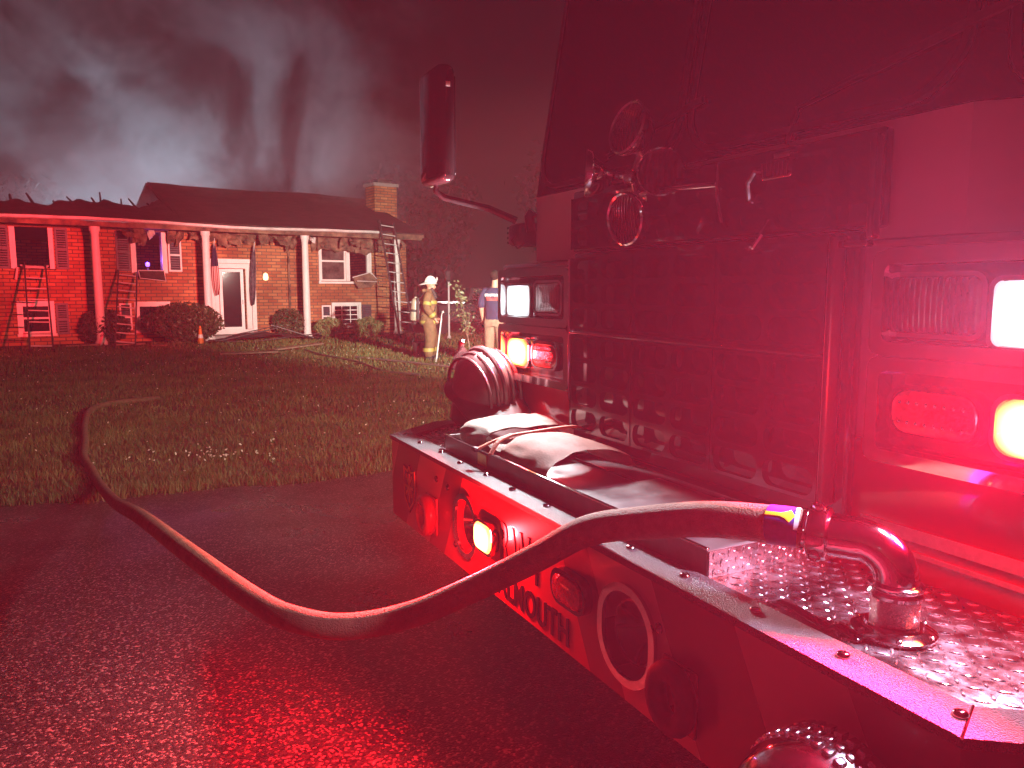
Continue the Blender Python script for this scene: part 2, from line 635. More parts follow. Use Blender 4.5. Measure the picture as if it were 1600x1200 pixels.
def text_part(name, body, size, material, parent, M, extrude=0.002, bold=0.0, cond=1.0, spacing=1.0):
    cu = bpy.data.curves.new(name, 'FONT')
    cu.body = body
    cu.size = size
    cu.extrude = extrude
    cu.offset = bold
    cu.space_character = spacing
    cu.align_x = 'CENTER'
    cu.align_y = 'CENTER'
    tmp = bpy.data.objects.new(name + '_curve', cu)
    COL.objects.link(tmp)
    bpy.context.view_layer.update()
    me = bpy.data.meshes.new_from_object(tmp.evaluated_get(bpy.context.evaluated_depsgraph_get()))
    bpy.data.objects.remove(tmp)
    bpy.data.curves.remove(cu)
    me.transform(M @ Matrix.Diagonal((cond, 1, 1, 1)))
    me.materials.clear()
    return finish(name, me, material, parent, smooth=False)


def remeshed(name, mb, material, parent, voxel=0.012, smooth_it=4):
    o = mb.build(name, material, parent, smooth=True)
    m = o.modifiers.new('union', 'REMESH')
    m.mode = 'VOXEL'
    m.voxel_size = voxel
    m.use_smooth_shade = True
    if smooth_it:
        s = o.modifiers.new('soften', 'SMOOTH')
        s.factor = 0.5
        s.iterations = smooth_it
    return o


def leaf_mesh(name, pts, nrm, size, material, parent, aspect=0.55, jitter=0.35):
    """many small bent leaves, one mesh"""
    n = len(pts)
    d = rng.normal(size=(n, 3))
    d = d + nrm * 0.6
    d /= np.linalg.norm(d, axis=1)[:, None] + 1e-9
    t = np.cross(d, rng.normal(size=(n, 3)))
    t /= np.linalg.norm(t, axis=1)[:, None] + 1e-9
    b = np.cross(d, t)
    s = size * (1 + jitter * rng.normal(size=(n, 1))).clip(0.4, 2)
    p0 = pts - t * s
    p2 = pts + t * s
    p1 = pts + b * s * aspect + d * s * 0.18
    p3 = pts - b * s * aspect + d * s * 0.18
    v = np.stack([p0, p1, p2, p3], 1).reshape(-1, 3)
    idx = np.arange(n) * 4
    tris = np.stack([idx, idx + 1, idx + 2, idx, idx + 2, idx + 3], 1).reshape(-1, 3)
    return tri_mesh(name, v, tris, material, parent)


def tri_mesh(name, v, tris, material, parent=None):
    me = bpy.data.meshes.new(name)
    me.vertices.add(len(v))
    me.vertices.foreach_set('co', np.asarray(v, dtype=np.float32).ravel())
    me.loops.add(len(tris) * 3)
    me.loops.foreach_set('vertex_index', np.asarray(tris, dtype=np.int32).ravel())
    me.polygons.add(len(tris))
    me.polygons.foreach_set('loop_start', np.arange(len(tris), dtype=np.int32) * 3)
    me.update(calc_edges=True)
    me.validate()
    return finish(name, me, material, parent, smooth=False)

# ------------------------------------------------------------------ ground and driveway
def ground_sheet():
    # a lawn that reaches far beyond the house, gently uneven
    n = 60
    xs = np.sign(np.linspace(-1, 1, n)) * np.abs(np.linspace(-1, 1, n)) ** 2 * 75
    vs, fs = [], []
    for j in range(n):
        for i in range(n):
            x, y = xs[i], xs[j] + 12
            vs.append((x, y, 0.0))
    for j in range(n - 1):
        for i in range(n - 1):
            fs.append((j * n + i, j * n + i + 1, (j + 1) * n + i + 1, (j + 1) * n + i))
    m = MB().add(vs, fs)
    o = m.build('lawn', 'lawn_soil', smooth=True)
    return structure(o)


mat('lawn_soil', (0.030, 0.030, 0.010), 0.9, color2=(0.075, 0.07, 0.028), scale=2.2, bump=0.6, bscale=30)
ground_sheet()

ED = Vector((0.912, 0.411, 0)).normalized()          # direction of the driveway edge
EP = Vector((-1.0, 6.25, 0))
EN = Vector((-ED.y, ED.x, 0))


def edge_wobble(s):
    return 0.06 * math.sin(s * 1.7) + 0.05 * math.sin(s * 4.1 + 1) + 0.03 * math.sin(s * 9.3)


def driveway():
    m = MB()
    vs, fs = [], []
    N = 220
    for i in range(N + 1):
        s = -26 + 58 * i / N
        p = EP + ED * s + EN * edge_wobble(s)
        q = EP + ED * s - EN * 16
        vs += [(p.x, p.y, 0.004), (q.x, q.y, 0.004)]
    for i in range(N):
        fs.append((2 * i, 2 * i + 1, 2 * i + 3, 2 * i + 2))
    o = m.add(vs, fs).build('driveway', 'asphalt', smooth=False)
    return structure(o)


driveway()


def grass_blades():
    bands = [(5.0, 9.0, 2600, 0.046, 0.0033), (9.0, 13.5, 1100, 0.052, 0.005), (13.5, 19.0, 420, 0.07, 0.008), (19.0, 27.0, 170, 0.09, 0.013)]
    P, Hh, W = [], [], []
    for y0, y1, dens, h, w in bands:
        x0, x1 = -0.72 * y1 - 1.5, 3.5
        n = int((x1 - x0) * (y1 - y0) * dens)
        p = np.stack([rng.uniform(x0, x1, n), rng.uniform(y0, y1, n)], 1)
        side = (p[:, 0] - EP.x) * EN.x + (p[:, 1] - EP.y) * EN.y
        s = (p[:, 0] - EP.x) * ED.x + (p[:, 1] - EP.y) * ED.y
        wob = 0.06 * np.sin(s * 1.7) + 0.05 * np.sin(s * 4.1 + 1) + 0.03 * np.sin(s * 9.3)
        hv = ((p[:, 0] - HO.x) * HY.x + (p[:, 1] - HO.y) * HY.y)
        hu = ((p[:, 0] - HO.x) * HX.x + (p[:, 1] - HO.y) * HX.y)
        patch = np.sin(p[:, 0] * 2.3 + np.sin(p[:, 1] * 1.9) * 2) * np.sin(p[:, 1] * 2.9 + np.sin(p[:, 0] * 1.3) * 2)
        keep = (side > wob - 0.03 + rng.normal(size=n) * 0.02) & ~((hv > -0.5) & (hu < 4.4) & (hu > -11)) & (p[:, 0] > -0.75 * p[:, 1] - 2) \
            & (rng.uniform(size=n) < 0.8 + 0.25 * patch)
        p = p[keep]
        k = len(p)
        P.append(p)
        tall = 1 + 0.35 * patch[keep]
        edge = 1 + 0.5 * np.exp(-np.clip(side[keep], 0, 9) / 0.15)
        Hh.append(h * tall * edge * rng.uniform(0.45, 1.25, k))
        W.append(w * rng.uniform(0.7, 1.3, k))
    P = np.concatenate(P); Hh = np.concatenate(Hh); W = np.concatenate(W)
    n = len(P)
    a = rng.uniform(0, 2 * np.pi, n)
    lean = rng.uniform(0.1, 0.75, n) * Hh
    la = rng.uniform(0, 2 * np.pi, n)
    base = np.zeros((n, 3)); base[:, :2] = P
    side = np.stack([np.cos(a), np.sin(a), np.zeros(n)], 1) * W[:, None]
    ld = np.stack([np.cos(la), np.sin(la), np.zeros(n)], 1)
    mid = base + ld * (lean * 0.35)[:, None]; mid[:, 2] = Hh * 0.6
    tip = base + ld * lean[:, None]; tip[:, 2] = Hh
    v = np.stack([base - side, base + side, mid + side * 0.7, mid - side * 0.7, tip], 1).reshape(-1, 3)
    i = np.arange(n) * 5
    t = np.stack([i, i + 1, i + 2, i, i + 2, i + 3, i + 3, i + 2, i + 4], 1).reshape(-1, 3)
    g = tri_mesh('grass', v, t, 'grass')
    g['kind'] = 'stuff'
    tag(g, 'short olive lawn grass between the driveway and the brick house', 'grass')
    # white clover heads
    n = 420
    y = rng.uniform(6, 20, n); x = rng.uniform(-12, 1, n)
    cl = np.stack([x, y], 1)
    s = (cl[:, 0] - EP.x) * EN.x + (cl[:, 1] - EP.y) * EN.y
    c = rng.normal(size=(60, 2)) * np.array([0.35, 0.2]) + np.array([-2.55, 6.7])
    cl = np.concatenate([cl[s > 0.2], c])
    pts = np.zeros((len(cl), 3)); pts[:, :2] = cl; pts[:, 2] = rng.uniform(0.05, 0.09, len(cl))
    k = leaf_mesh('clover_flowers', np.repeat(pts, 4, 0), np.tile([[0, 0, 1.0]], (len(pts) * 4, 1)), 0.010, 'clover_white', None)
    k['kind'] = 'stuff'
    tag(k, 'tiny white clover heads dotted through the lawn grass', 'clover')


# ------------------------------------------------------------------ brick house
HT = R(36.4)
HO = Vector((-6.535, 24.506, 0))
HX = Vector((math.cos(HT), math.sin(HT), 0))
HY = Vector((-math.sin(HT), math.cos(HT), 0))


def hw(x, y, z=0):
    return HO + HX * x + HY * y + Vector((0, 0, z))


house = empty('brick_house', HO, HT)
tag(house, 'burned red brick split-level house with white columns and a partly collapsed roof', 'house')
WY = 0.9
XL, XR = -10.6, 3.94
OPEN = [(-7.62, -6.86, 2.09, 3.18), (-4.70, -4.0, 2.03, 3.18), (0.88, 2.66, 1.80, 2.97),
        (-7.60, -6.93, 0.34, 1.10), (-4.72, -3.95, 0.36, 1.06), (1.32, 2.21, 0.33, 0.99), (-2.40, -1.62, 0.16, 2.16)]


def front_wall():
    m = MB()
    xs = sorted(set([XL, XR] + [a for o in OPEN for a in o[:2]]))
    for i in range(len(xs) - 1):
        a, b = xs[i], xs[i + 1]
        c = (a + b) / 2
        zs = [0.0]
        for o in sorted(OPEN, key=lambda q: q[2]):
            if o[0] < c < o[1]:
                zs += [o[2], o[3]]
        zs.append(3.36)
        for k in range(0, len(zs), 2):
            m.box(a, b, WY, WY + 0.22, zs[k], zs[k + 1])
    m.build('wall', 'brick', house, smooth=False)
    side = MB().box(XR - 0.22, XR, WY + 0.222, 8.1, 0, 3.36)
    side.prism([(WY + 0.222, 3.362), (8.1, 3.362), (4.5, 4.75)], XR - 0.21, XR - 0.01, Matrix(((0, 0, 1, 0), (1, 0, 0, 0), (0, 1, 0, 0), (0, 0, 0, 1))))
    side.build('wall', 'brick', house, smooth=False)
    MB().box(XL, XL + 0.22, WY + 0.222, 8.1, 0, 3.36).build('wall', 'brick', house, smooth=False)
    MB().box(XL + 0.222, XR - 0.222, 7.88, 8.1, 0, 3.36).build('wall', 'brick', house, smooth=False)
    MB().box(XL + 0.223, XR - 0.223, WY + 0.223, 7.87, 1.30, 1.45).build('floor', 'charred', house, smooth=False)
    MB().box(XL + 0.223, XR - 0.223, WY + 0.223, 7.87, 3.19, 3.25).build('ceiling', 'charred', house, smooth=False)


front_wall()


def roof_z(y):
    return 3.43 + (y + 0.2) * 0.342


def roof():
    m = MB()
    vs, fs = [], []
    N = 150
    top = []
    for i in range(N + 1):
        x = XL - 0.3 + (XR + 0.26 - XL + 0.3) * i / N
        if x > -3.6:
            t = 4.5
            z = 0
        else:
            e = mnoise.noise(Vector((x * 1.1, 3.3, 0))) * 0.9 + mnoise.noise(Vector((x * 3.7, 1.3, 0))) * 0.45
            t = max(0.7, 1.55 + e + (0.9 if x < -8.6 else 0))
            if x > -4.6: t += 1.2 * (x + 4.6)
            z = 0
        top.append((x, t))
    for x, t in top:
        for k in range(7):
            y = -0.2 + (t + 0.2) * k / 6
            sag = -0.04 * math.sin((x + 3) * 0.9) * (k / 6) + 0.025 * mnoise.noise(Vector((x * 1.5, y * 1.5, 5)))
            if x < -3.6: sag -= 0.10 * (k / 6) ** 2
            vs.append((x, y, roof_z(y) + sag))
    for i in range(N):
        for k in range(6):
            fs.append((i * 7 + k, (i + 1) * 7 + k, (i + 1) * 7 + k + 1, i * 7 + k + 1))
    o = m.add(vs, fs).build('roof', 'shingles', house, smooth=False)
    so = o.modifiers.new('thick', 'SOLIDIFY')
    so.thickness = 0.10
    so.offset = -1
    # rear slope
    m = MB()
    z0 = roof_z(4.5)
    m.add([(-3.6, 4.52, z0 - 0.02), (XR + 0.26, 4.52, z0 - 0.02), (XR + 0.26, 9.2, 3.43), (-3.6, 9.2, 3.43),
           (-3.6, 4.52, z0 - 0.12), (XR + 0.26, 4.52, z0 - 0.12), (XR + 0.26, 9.2, 3.33), (-3.6, 9.2, 3.33)],
          [(0, 1, 2, 3), (7, 6, 5, 4), (0, 4, 5, 1), (1, 5, 6, 2), (2, 6, 7, 3), (3, 7, 4, 0)])
    m.build('rear_roof_slope', 'shingles', house, smooth=False)
    # charred rafters left standing over the burned part
    rnd = random.Random(4)
    for i in range(13):
        x = -10.2 + i * 0.52
        L = rnd.uniform(0.3, 1.7)
        y0 = 1.2
        m = MB().tube([(x, y0, roof_z(y0) - 0.14), (x + rnd.uniform(-.1, .1), y0 + L, roof_z(y0 + L) - rnd.uniform(0.1, 0.3))], [0.05, 0.03], n=4)
        m.build('rafter', 'charred', o, smooth=False)
    for x in (-8.35, -5.3, -4.75):
        m = MB().tube([(x, 2.2, 3.7), (x + rnd.uniform(-.2, .2), 2.2, 4.15 + rnd.uniform(0, 0.35))], [0.04, 0.02], n=4)
        m.build('rafter', 'charred', o, smooth=False)
    # gutter, fascia
    m = MB()
    def gz(x):
        return 3.36 + 0.03 * math.sin(x * 0.8)
    prof = [(-0.33, 0.05), (-0.33, -0.05), (-0.29, -0.085), (-0.23, -0.085), (-0.215, 0.05), (-0.225, 0.05), (-0.235, -0.07), (-0.28, -0.07), (-0.315, -0.045), (-0.315, 0.05)]
    vs, fs = [], []
    K = 80
    x0, x1 = XL, 2.45
    for i in range(K + 1):
        x = x0 + (x1 - x0) * i / K
        for a, b in prof:
            vs.append((x, a + 0.012 * mnoise.noise(Vector((x * 3, 0, 0))), gz(x) + b * 0.62 + 0.02 * mnoise.noise(Vector((x * 1.1, 4, 0)))))
    n = len(prof)
    for i in range(K):
        for k in range(n):
            fs.append((i * n + k, (i + 1) * n + k, (i + 1) * n + (k + 1) % n, i * n + (k + 1) % n))
    m.add(vs, fs).build('gutter', 'sooty_trim', house, smooth=False)
    MB().box(XL, XR + 0.2, -0.2, -0.165, 3.19, 3.33).build('fascia', 'burnt_panel', house, smooth=False)
    MB().box(2.75, XR + 0.24, -0.24, -0.203, 3.27, 3.37).build('gutter', 'burnt_panel', house, smooth=False)
    # chimney on the gable end
    ch = MB().box(3.72, 4.62, 2.5, 3.25, 0, 5.28)
    ch.box(3.55 + 0.42, 4.95, 2.45, 3.30, 0, 4.05)
    c = ch.build('chimney', 'brick', o, smooth=False)
    MB().box(3.66, 4.68, 2.44, 3.31, 5.283, 5.40).build('chimney_cap', 'concrete', o, smooth=False)
    MB().box(3.9, 4.44, 2.6, 3.15, 5.40, 5.52).box(3.85, 4.49, 2.55, 3.2, 5.523, 5.55).build('chimney_cowl', 'rail_dark', o, smooth=False)


roof()


def soffit():
    MB().box(XL, XR, 0.55, 0.88, 3.22, 3.25).build('soffit_board', 'burnt_panel', house, smooth=False)
    MB().box(XL, XR, -0.16, 0.10, 3.20, 3.23).build('soffit_board', 'burnt_panel', house, smooth=False)
    rnd = random.Random(12)
    x = -5.0
    while x < 3.7:
        w = rnd.uniform(0.22, 0.42)
        h = rnd.uniform(0.18, 0.5)
        if rnd.random() < 0.88:
            y = rnd.uniform(0.15, 0.75)
            a = rnd.uniform(-0.9, 0.9)
            M = Matrix.Translation((x, y, 3.2)) @ Matrix.Rotation(rnd.uniform(-0.9, 0.9), 4, 'Z') @ Matrix.Rotation(a, 4, 'X') @ Matrix.Rotation(rnd.uniform(-.25, .25), 4, 'Y')
            m = MB()
            vs, fs = [], []
            for j in range(4):
                for i in range(4):
                    vs.append(tuple(M @ Vector(((i / 3 - .5) * w * (1 - 0.25 * j / 3 * rnd.random()), 0.05 * math.sin(j * 1.6 + i) + rnd.uniform(-.02, .02), -h * j / 3 * rnd.uniform(0.85, 1.1)))))
            for j in range(3):
                for i in range(3):
                    fs.append((j * 4 + i, j * 4 + i + 1, (j + 1) * 4 + i + 1, (j + 1) * 4 + i))
            o = m.add(vs, fs).build('soffit_panel', 'burnt_panel' if rnd.random() < 0.9 else 'sooty_trim', house, smooth=False)
            s = o.modifiers.new('thick', 'SOLIDIFY'); s.thickness = 0.006
        x += rnd.uniform(0.2, 0.34)
    # pale insulation over the right-hand window
    for x0, x1, zb in ((0.7, 1.9, 2.78), (2.0, 2.7, 2.72), (2.75, 3.3, 2.85)):
        m = MB(); vs, fs = [], []
        for j in range(6):
            for i in range(12):
                xx = x0 + (x1 - x0) * i / 11
                zz = 3.22 - (3.22 - zb - 0.16 * mnoise.noise(Vector((xx * 4, 1, 1)))) * j / 5
                vs.append((xx, 0.62 + 0.07 * mnoise.noise(Vector((xx * 4, zz * 4, 2))), zz))
        for j in range(5):
            for i in range(11):
                fs.append((j * 12 + i, j * 12 + i + 1, (j + 1) * 12 + i + 1, (j + 1) * 12 + i))
        o = m.add(vs, fs).build('hanging_insulation', 'burnt_panel', house)
        s = o.modifiers.new('thick', 'SOLIDIFY'); s.thickness = 0.012
    m = MB().tube([(3.5, .2, 3.2), (3.62, .1, 3.0), (3.58, .12, 2.9)], [.05, .08, .01], n=6)
    m.build('hanging_insulation', 'burnt_panel', house)


soffit()


def column(x, ztop=3.19, tilt=0.0):
    prof = [(0.15, 0.0), (0.15, 0.09), (0.13, 0.12), (0.115, 0.16), (0.105, ztop * 0.6), (0.098, ztop - 0.2), (0.11, ztop - 0.17), (0.11, ztop - 0.13), (0.135, ztop - 0.1), (0.135, ztop)]
    o = MB().lathe(prof, 20).build('column', 'white_trim', house)
    o.location = (x, -0.05, 0.0)
    o.rotation_euler = (0, tilt, 0)
    return o


for cx in (-8.75, -5.86, -3.0, 0.0, 3.22):
    column(cx)
MB().tube([(-0.22, 0.05, 3.2), (-0.22, 0.6, 3.05), (-0.22, 0.82, 2.9), (-0.22, 0.84, 0.1)], 0.035, n=8).build('downpipe', 'burnt_panel', house)


def bars(x0, x1, z0, z1, y0, y1, t, mids_x=(), mids_z=(), tm=0.02):
    m = MB()
    m.box(x0, x1, y0, y1, z1 - t, z1).box(x0, x1, y0, y1, z0, z0 + t)
    m.box(x0, x0 + t, y0 + 0.002, y1 - 0.002, z0 + t, z1 - t).box(x1 - t, x1, y0 + 0.002, y1 - 0.002, z0 + t, z1 - t)
    for q in mids_x: m.box(q - tm / 2, q + tm / 2, y0 + 0.004, y1 - 0.004, z0 + t, z1 - t)
    for q in mids_z: m.box(x0 + t, x1 - t, y0 + 0.006, y1 - 0.006, q - tm / 2, q + tm / 2)
    return m


def shutter(x0, x1, z0, z1, light_frame=False):
    f = bars(x0, x1, z0, z1, WY - 0.045, WY - 0.004, 0.045, (), ((z0 + z1) / 2 - 0.02,), 0.05)
    o = f.build('shutter', 'white_trim' if light_frame else 'shutter_paint', house, smooth=False)
    zm = (z0 + z1) / 2 - 0.02
    MB().box(x0 + 0.045, x1 - 0.045, WY - 0.03, WY - 0.01, z0 + 0.045, z1 - 0.045).build('backing', 'shutter_paint', o, smooth=False)
    lv = MB()
    for a, b in ((z0 + 0.05, zm - 0.03), (zm + 0.03, z1 - 0.05)):
        k = max(3, int((b - a) / 0.06))
        for i in range(k):
            zz = a + (b - a) * (i + 0.5) / k
            M = Matrix.Translation(((x0 + x1) / 2, WY - 0.034, zz)) @ Matrix.Rotation(R(35), 4, 'X')
            lv.box(-(x1 - x0) / 2 + 0.05, (x1 - x0) / 2 - 0.05, -0.004, 0.004, -0.022, 0.022, M=M)
    lv.build('louvre', 'shutter_paint', o, smooth=False)
    return o


def casing(name, x0, x1, z0, z1, t=0.12, parts='lrtb', material='sooty_trim'):
    m = MB()
    y0, y1 = WY - 0.05, WY - 0.003
    if 'l' in parts: m.box(x0 - t, x0, y0, y1, z0 - 0.02, z1)
    if 'r' in parts: m.box(x1, x1 + t, y0, y1, z0 - 0.02, z1)
    if 't' in parts: m.box(x0 - t, x1 + t, y0 - 0.004, y1, z1 + 0.001, z1 + t)
    if 'b' in parts: m.box(x0 - t - 0.03, x1 + t + 0.03, y0 - 0.04, y1, z0 - 0.09, z0 - 0.021)
    return m.build(name, material, house, smooth=False)


# upper windows burned out, lower ones glazed
w = MB().box(-7.76, -6.72, WY - 0.06, WY - 0.003, 2.045, 2.068).build('window', 'charred', house, smooth=False)
for a, b in ((-7.75, -7.62), (-6.86, -6.75)):
    MB().box(a, b, WY - 0.05, WY - 0.003, 2.07, 3.17).build('jamb', 'white_trim', w, smooth=False)
MB().tube([(-7.55, .8, 2.16), (-7.4, .74, 2.10), (-7.2, .78, 2.12), (-7.0, .75, 2.09), (-6.9, .8, 2.15)], [.02, .05, .03, .05, .02], n=6).build('broken_sill', 'sooty_trim', w)
MB().tube([(-7.62, .78, 2.1), (-7.68, .72, 1.78)], .025, n=4).build('broken_sash', 'white_trim', w, smooth=False)
shutter(-6.71, -6.40, 2.06, 3.18); shutter(-8.12, -7.77, 2.06, 3.18)
w = MB().box(-4.84, -3.86, WY - 0.06, WY - 0.003, 1.985, 2.008).build('window', 'sooty_trim', house, smooth=False)
for a, b in ((-4.835, -4.70), (-4.0, -3.865)):
    MB().box(a, b, WY - 0.05, WY - 0.003, 2.01, 3.17).build('jamb', 'white_trim', w, smooth=False)
MB().add([(-4.68, .80, 2.06), (-3.99, .80, 2.06), (-3.98, .66, 1.76), (-4.66, .70, 1.84), (-4.68, .79, 2.06), (-3.99, .79, 2.06), (-3.98, .65, 1.76), (-4.66, .69, 1.84)],
         [(0, 1, 2, 3), (7, 6, 5, 4), (0, 4, 5, 1), (1, 5, 6, 2), (2, 6, 7, 3), (3, 7, 4, 0)]).build('fallen_screen', 'charred', w, smooth=False)
MB().tube([(-4.68, .78, 2.06), (-3.99, .78, 2.06), (-3.98, .64, 1.76), (-4.66, .68, 1.84), (-4.68, .78, 2.06)], 0.014, n=4).build('screen_frame', 'white_trim', w, smooth=False)
shutter(-5.22, -4.86, 2.04, 3.16); shutter(-3.83, -3.46, 2.04, 3.05, True)
w = casing('window', 0.88, 2.66, 1.80, 2.97, 0.06, 'lrb', 'white_trim')
s = bars(0.88, 1.78, 1.80, 2.97, WY - 0.02, WY + 0.05, 0.055, (), (2.46,), 0.06).build('sash', 'white_trim', w, smooth=False)
MB().box(0.935, 1.725, WY + 0.02, WY + 0.03, 1.855, 2.43).build('pane', 'sooty_pane', s, smooth=False)
MB().box(0.935, 1.725, WY + 0.02, WY + 0.03, 2.49, 2.915).build('pane', 'sooty_pane', s, smooth=False)
MB().box(1.785, 1.92, WY - 0.05, WY + 0.06, 1.80, 2.965).build('mullion', 'white_trim', w, smooth=False)
MB().box(2.56, 2.655, WY - 0.04, WY + 0.06, 1.80, 2.965).build('mullion', 'white_trim', w, smooth=False)
d = MB()
d.add([(1.95, .72, 1.93), (2.55, .62, 2.08), (2.78, .5, 1.78), (2.2, .45, 1.62), (2.05, .5, 1.55), (1.98, .66, 1.75), (2.5, .45, 1.60)],
      [(0, 1, 2, 5), (5, 2, 6, 4), (0, 5, 4), (1, 0, 4, 6), (1, 6, 2)])
d.build('dangling_awning', 'burnt_panel', w, smooth=False)
MB().tube([(1.93, .70, 1.92), (2.57, .60, 2.10), (2.82, .48, 1.78), (1.98, .46, 1.80)], 0.02, n=5).build('awning_frame', 'sooty_trim', w, smooth=False)

w = casing('window', -7.60, -6.93, 0.34, 1.10, 0.1, 'lrtb', 'white_trim')
s = bars(-7.60, -6.93, 0.34, 1.10, WY + 0.0, WY + 0.05, 0.04, (), (0.74,), 0.05).build('sash', 'white_trim', w, smooth=False)
MB().box(-7.56, -6.97, WY + 0.022, WY + 0.028, 0.38, 0.715).build('pane', 'pane_glass', s, smooth=False)
MB().box(-7.56, -6.97, WY + 0.022, WY + 0.028, 0.765, 1.06).build('pane', 'pane_glass', s, smooth=False)
shutter(-6.80, -6.50, 0.28, 1.14)
w = casing('window', -4.72, -3.95, 0.36, 1.06, 0.1, 'lrtb', 'white_trim')
s = bars(-4.72, -3.95, 0.36, 1.06, WY + 0.0, WY + 0.05, 0.04, (), (0.70,), 0.05).build('sash', 'white_trim', w, smooth=False)
MB().box(-4.68, -3.99, WY + 0.022, WY + 0.028, 0.40, 0.675).build('pane', 'pane_glass', s, smooth=False)
MB().box(-4.68, -3.99, WY + 0.022, WY + 0.028, 0.725, 1.02).build('pane', 'pane_glass', s, smooth=False)
shutter(-5.22, -4.9, 0.36, 1.12, True)
w = casing('window', 1.32, 2.21, 0.33, 0.99, 0.09, 'lrtb', 'white_trim')
s = bars(1.32, 2.21, 0.33, 0.99, WY + 0.0, WY + 0.05, 0.035, (1.61, 1.92), (0.82, 0.66, 0.50), 0.026).build('sash', 'white_trim', w, smooth=False)
xs = [1.355, 1.597, 1.623, 1.907, 1.933, 2.175]
zs = [0.365, 0.487, 0.513, 0.647, 0.673, 0.807, 0.833, 0.955]
for i in range(3):
    for j in range(4):
        MB().box(xs[2 * i], xs[2 * i + 1], WY + 0.022, WY + 0.028, zs[2 * j], zs[2 * j + 1]).build('pane', 'pane_glass', s, smooth=False)
shutter(0.88, 1.20, 0.30, 0.99, True); shutter(2.34, 2.68, 0.30, 0.99)

# entrance
dr = bars(-2.68, -1.30, 0.14, 2.45, WY - 0.07, WY - 0.003, 0.13).build('door_surround', 'white_trim', house, smooth=False)
for a, b in ((-2.54, -2.43), (-1.60, -1.44)):
    MB().box(a, b, WY - 0.045, WY - 0.005, 0.28, 2.31).build('sidelight_panel', 'white_trim', dr, smooth=False)
MB().box(-2.43, -1.60, WY - 0.055, WY - 0.005, 2.165, 2.31).build('transom', 'white_trim', dr, smooth=False)
door = MB().box(-2.40, -1.62, WY + 0.10, WY + 0.15, 0.165, 2.155).build('door', 'door_dark', house, smooth=False)
sd = Matrix.Translation((-2.42, WY - 0.07, 0)) @ Matrix.Rotation(R(-9), 4, 'Z')
sm = MB()
for bx in ((0, 0.09, 0.26, 2.14), (0.62, 0.71, 0.26, 2.14), (0.09, 0.62, 2.05, 2.14), (0.09, 0.62, 0.26, 0.36)):
    sm.box(bx[0], bx[1], -0.03, 0.0, bx[2], bx[3], M=sd)
st = sm.build('storm_door', 'white_trim', house, smooth=False)
MB().box(0.092, 0.618, -0.018, -0.012, 0.362, 2.048, M=sd).build('pane', 'pane_glass', st, smooth=False)
MB().box(0.655, 0.675, -0.06, -0.032, 1.06, 1.2, M=sd).build('handle', 'black_plastic', st, smooth=False)
MB().box(-3.0, -1.0, -0.05, WY - 0.072, 0.006, 0.14).build('porch_step', 'concrete', house, smooth=False)
pl = MB().box(-1.04, -0.96, WY - 0.05, WY - 0.004, 1.86, 2.0).build('porch_light', 'rail_dark', house, smooth=False)
MB().lathe([(0.02, 0), (0.075, 0.02), (0.085, 0.1), (0.07, 0.2), (0.02, 0.24)], 12, Matrix.Translation((-1.0, WY - 0.13, 1.80))).build('glass_globe', 'porch_glow', pl)
MB().box(-1.02, -0.98, WY - 0.13, WY - 0.052, 2.03, 2.05).build('bracket', 'rail_dark', pl, smooth=False)
light('porch_lamp', 'POINT', (-1.0, WY - 0.26, 1.92), None, 3.0, (1.0, 0.62, 0.35), house, 0.05)

# a small violet work light left on the floor inside the burned room
vl = empty('work_light', hw(-4.28, 1.5, 1.45), HT)
tag(vl, 'small violet work light glowing inside the burned-out upper window by the ladder', 'lamp')
MB().lathe([(0.05, 0), (0.05, 0.66), (0.03, 0.68), (0.03, 0.74)], 10).build('stand', 'black_plastic', vl)
MB().lathe([(0.03, 0.741), (0.06, 0.77), (0.06, 0.84), (0.02, 0.87)], 10).build('lamp_head', 'violet_glow', vl)
light('violet_lamp', 'POINT', (0, -0.12, 0.95), None, 40, (0.3, 0.14, 1.0), vl, 0.04)


def bed():
    m = MB(); vs, fs = [], []
    N = 40
    for i in range(N + 1):
        x = XL + (4.3 - XL) * i / N
        w = 0.7 + 0.25 * math.sin(x * 1.3) + 0.15 * math.sin(x * 3.1)
        a = HO + HX * x + HY * (WY + 0.0); b = HO + HX * x - HY * w
        vs += [(a.x, a.y, 0.006), (b.x, b.y, 0.006)]
    for i in range(N):
        fs.append((2 * i, 2 * i + 1, 2 * i + 3, 2 * i + 2))
    structure(m.add(vs, fs).build('planting_bed', 'mulch', smooth=False))


bed()


def flag(name, label, x, ztop, length, material, side):
    f = empty(name, hw(x, WY - 0.12, ztop - length), HT)
    tag(f, label, 'flag', 'flags beside the front door')
    MB().tube([(0, 0.1, length * 0.62), (0, -0.25, length + 0.18)], 0.012, n=8).build('staff', 'pole_white', f)
    me_v, me_f, uv = [], [], []
    NU, NV = 25, 22
    for j in range(NV + 1):
        t = j / NV
        w = (0.05 + 0.13 * math.sin(t * 2.6) ** 0.8) * (1 if t < .9 else 1 - (t - .9) * 3)
        for i in range(NU + 1):
            s = i / NU
            ph = s * 15 + side * t * 1.2
            me_v.append(((s - 0.5) * 2 * w * 0.6 + 0.06 * t * side, -0.16 + 0.15 * t + 0.045 * math.sin(ph) * (0.5 + t), length * (1 - t) + 0.05 * s * (1 if t > 0.9 else 0.3)))
            uv.append((s, 1 - t))
    for j in range(NV):
        for i in range(NU):
            a = j * (NU + 1) + i
            me_f.append((a, a + 1, a + NU + 2, a + NU + 1))
    me = bpy.data.meshes.new('cloth')
    me.from_pydata(me_v, [], me_f)
    ul = me.uv_layers.new(name='UVMap')
    for lp in me.loops:
        ul.data[lp.index].uv = uv[lp.vertex_index]
    finish('cloth', me, material, f)
    return f


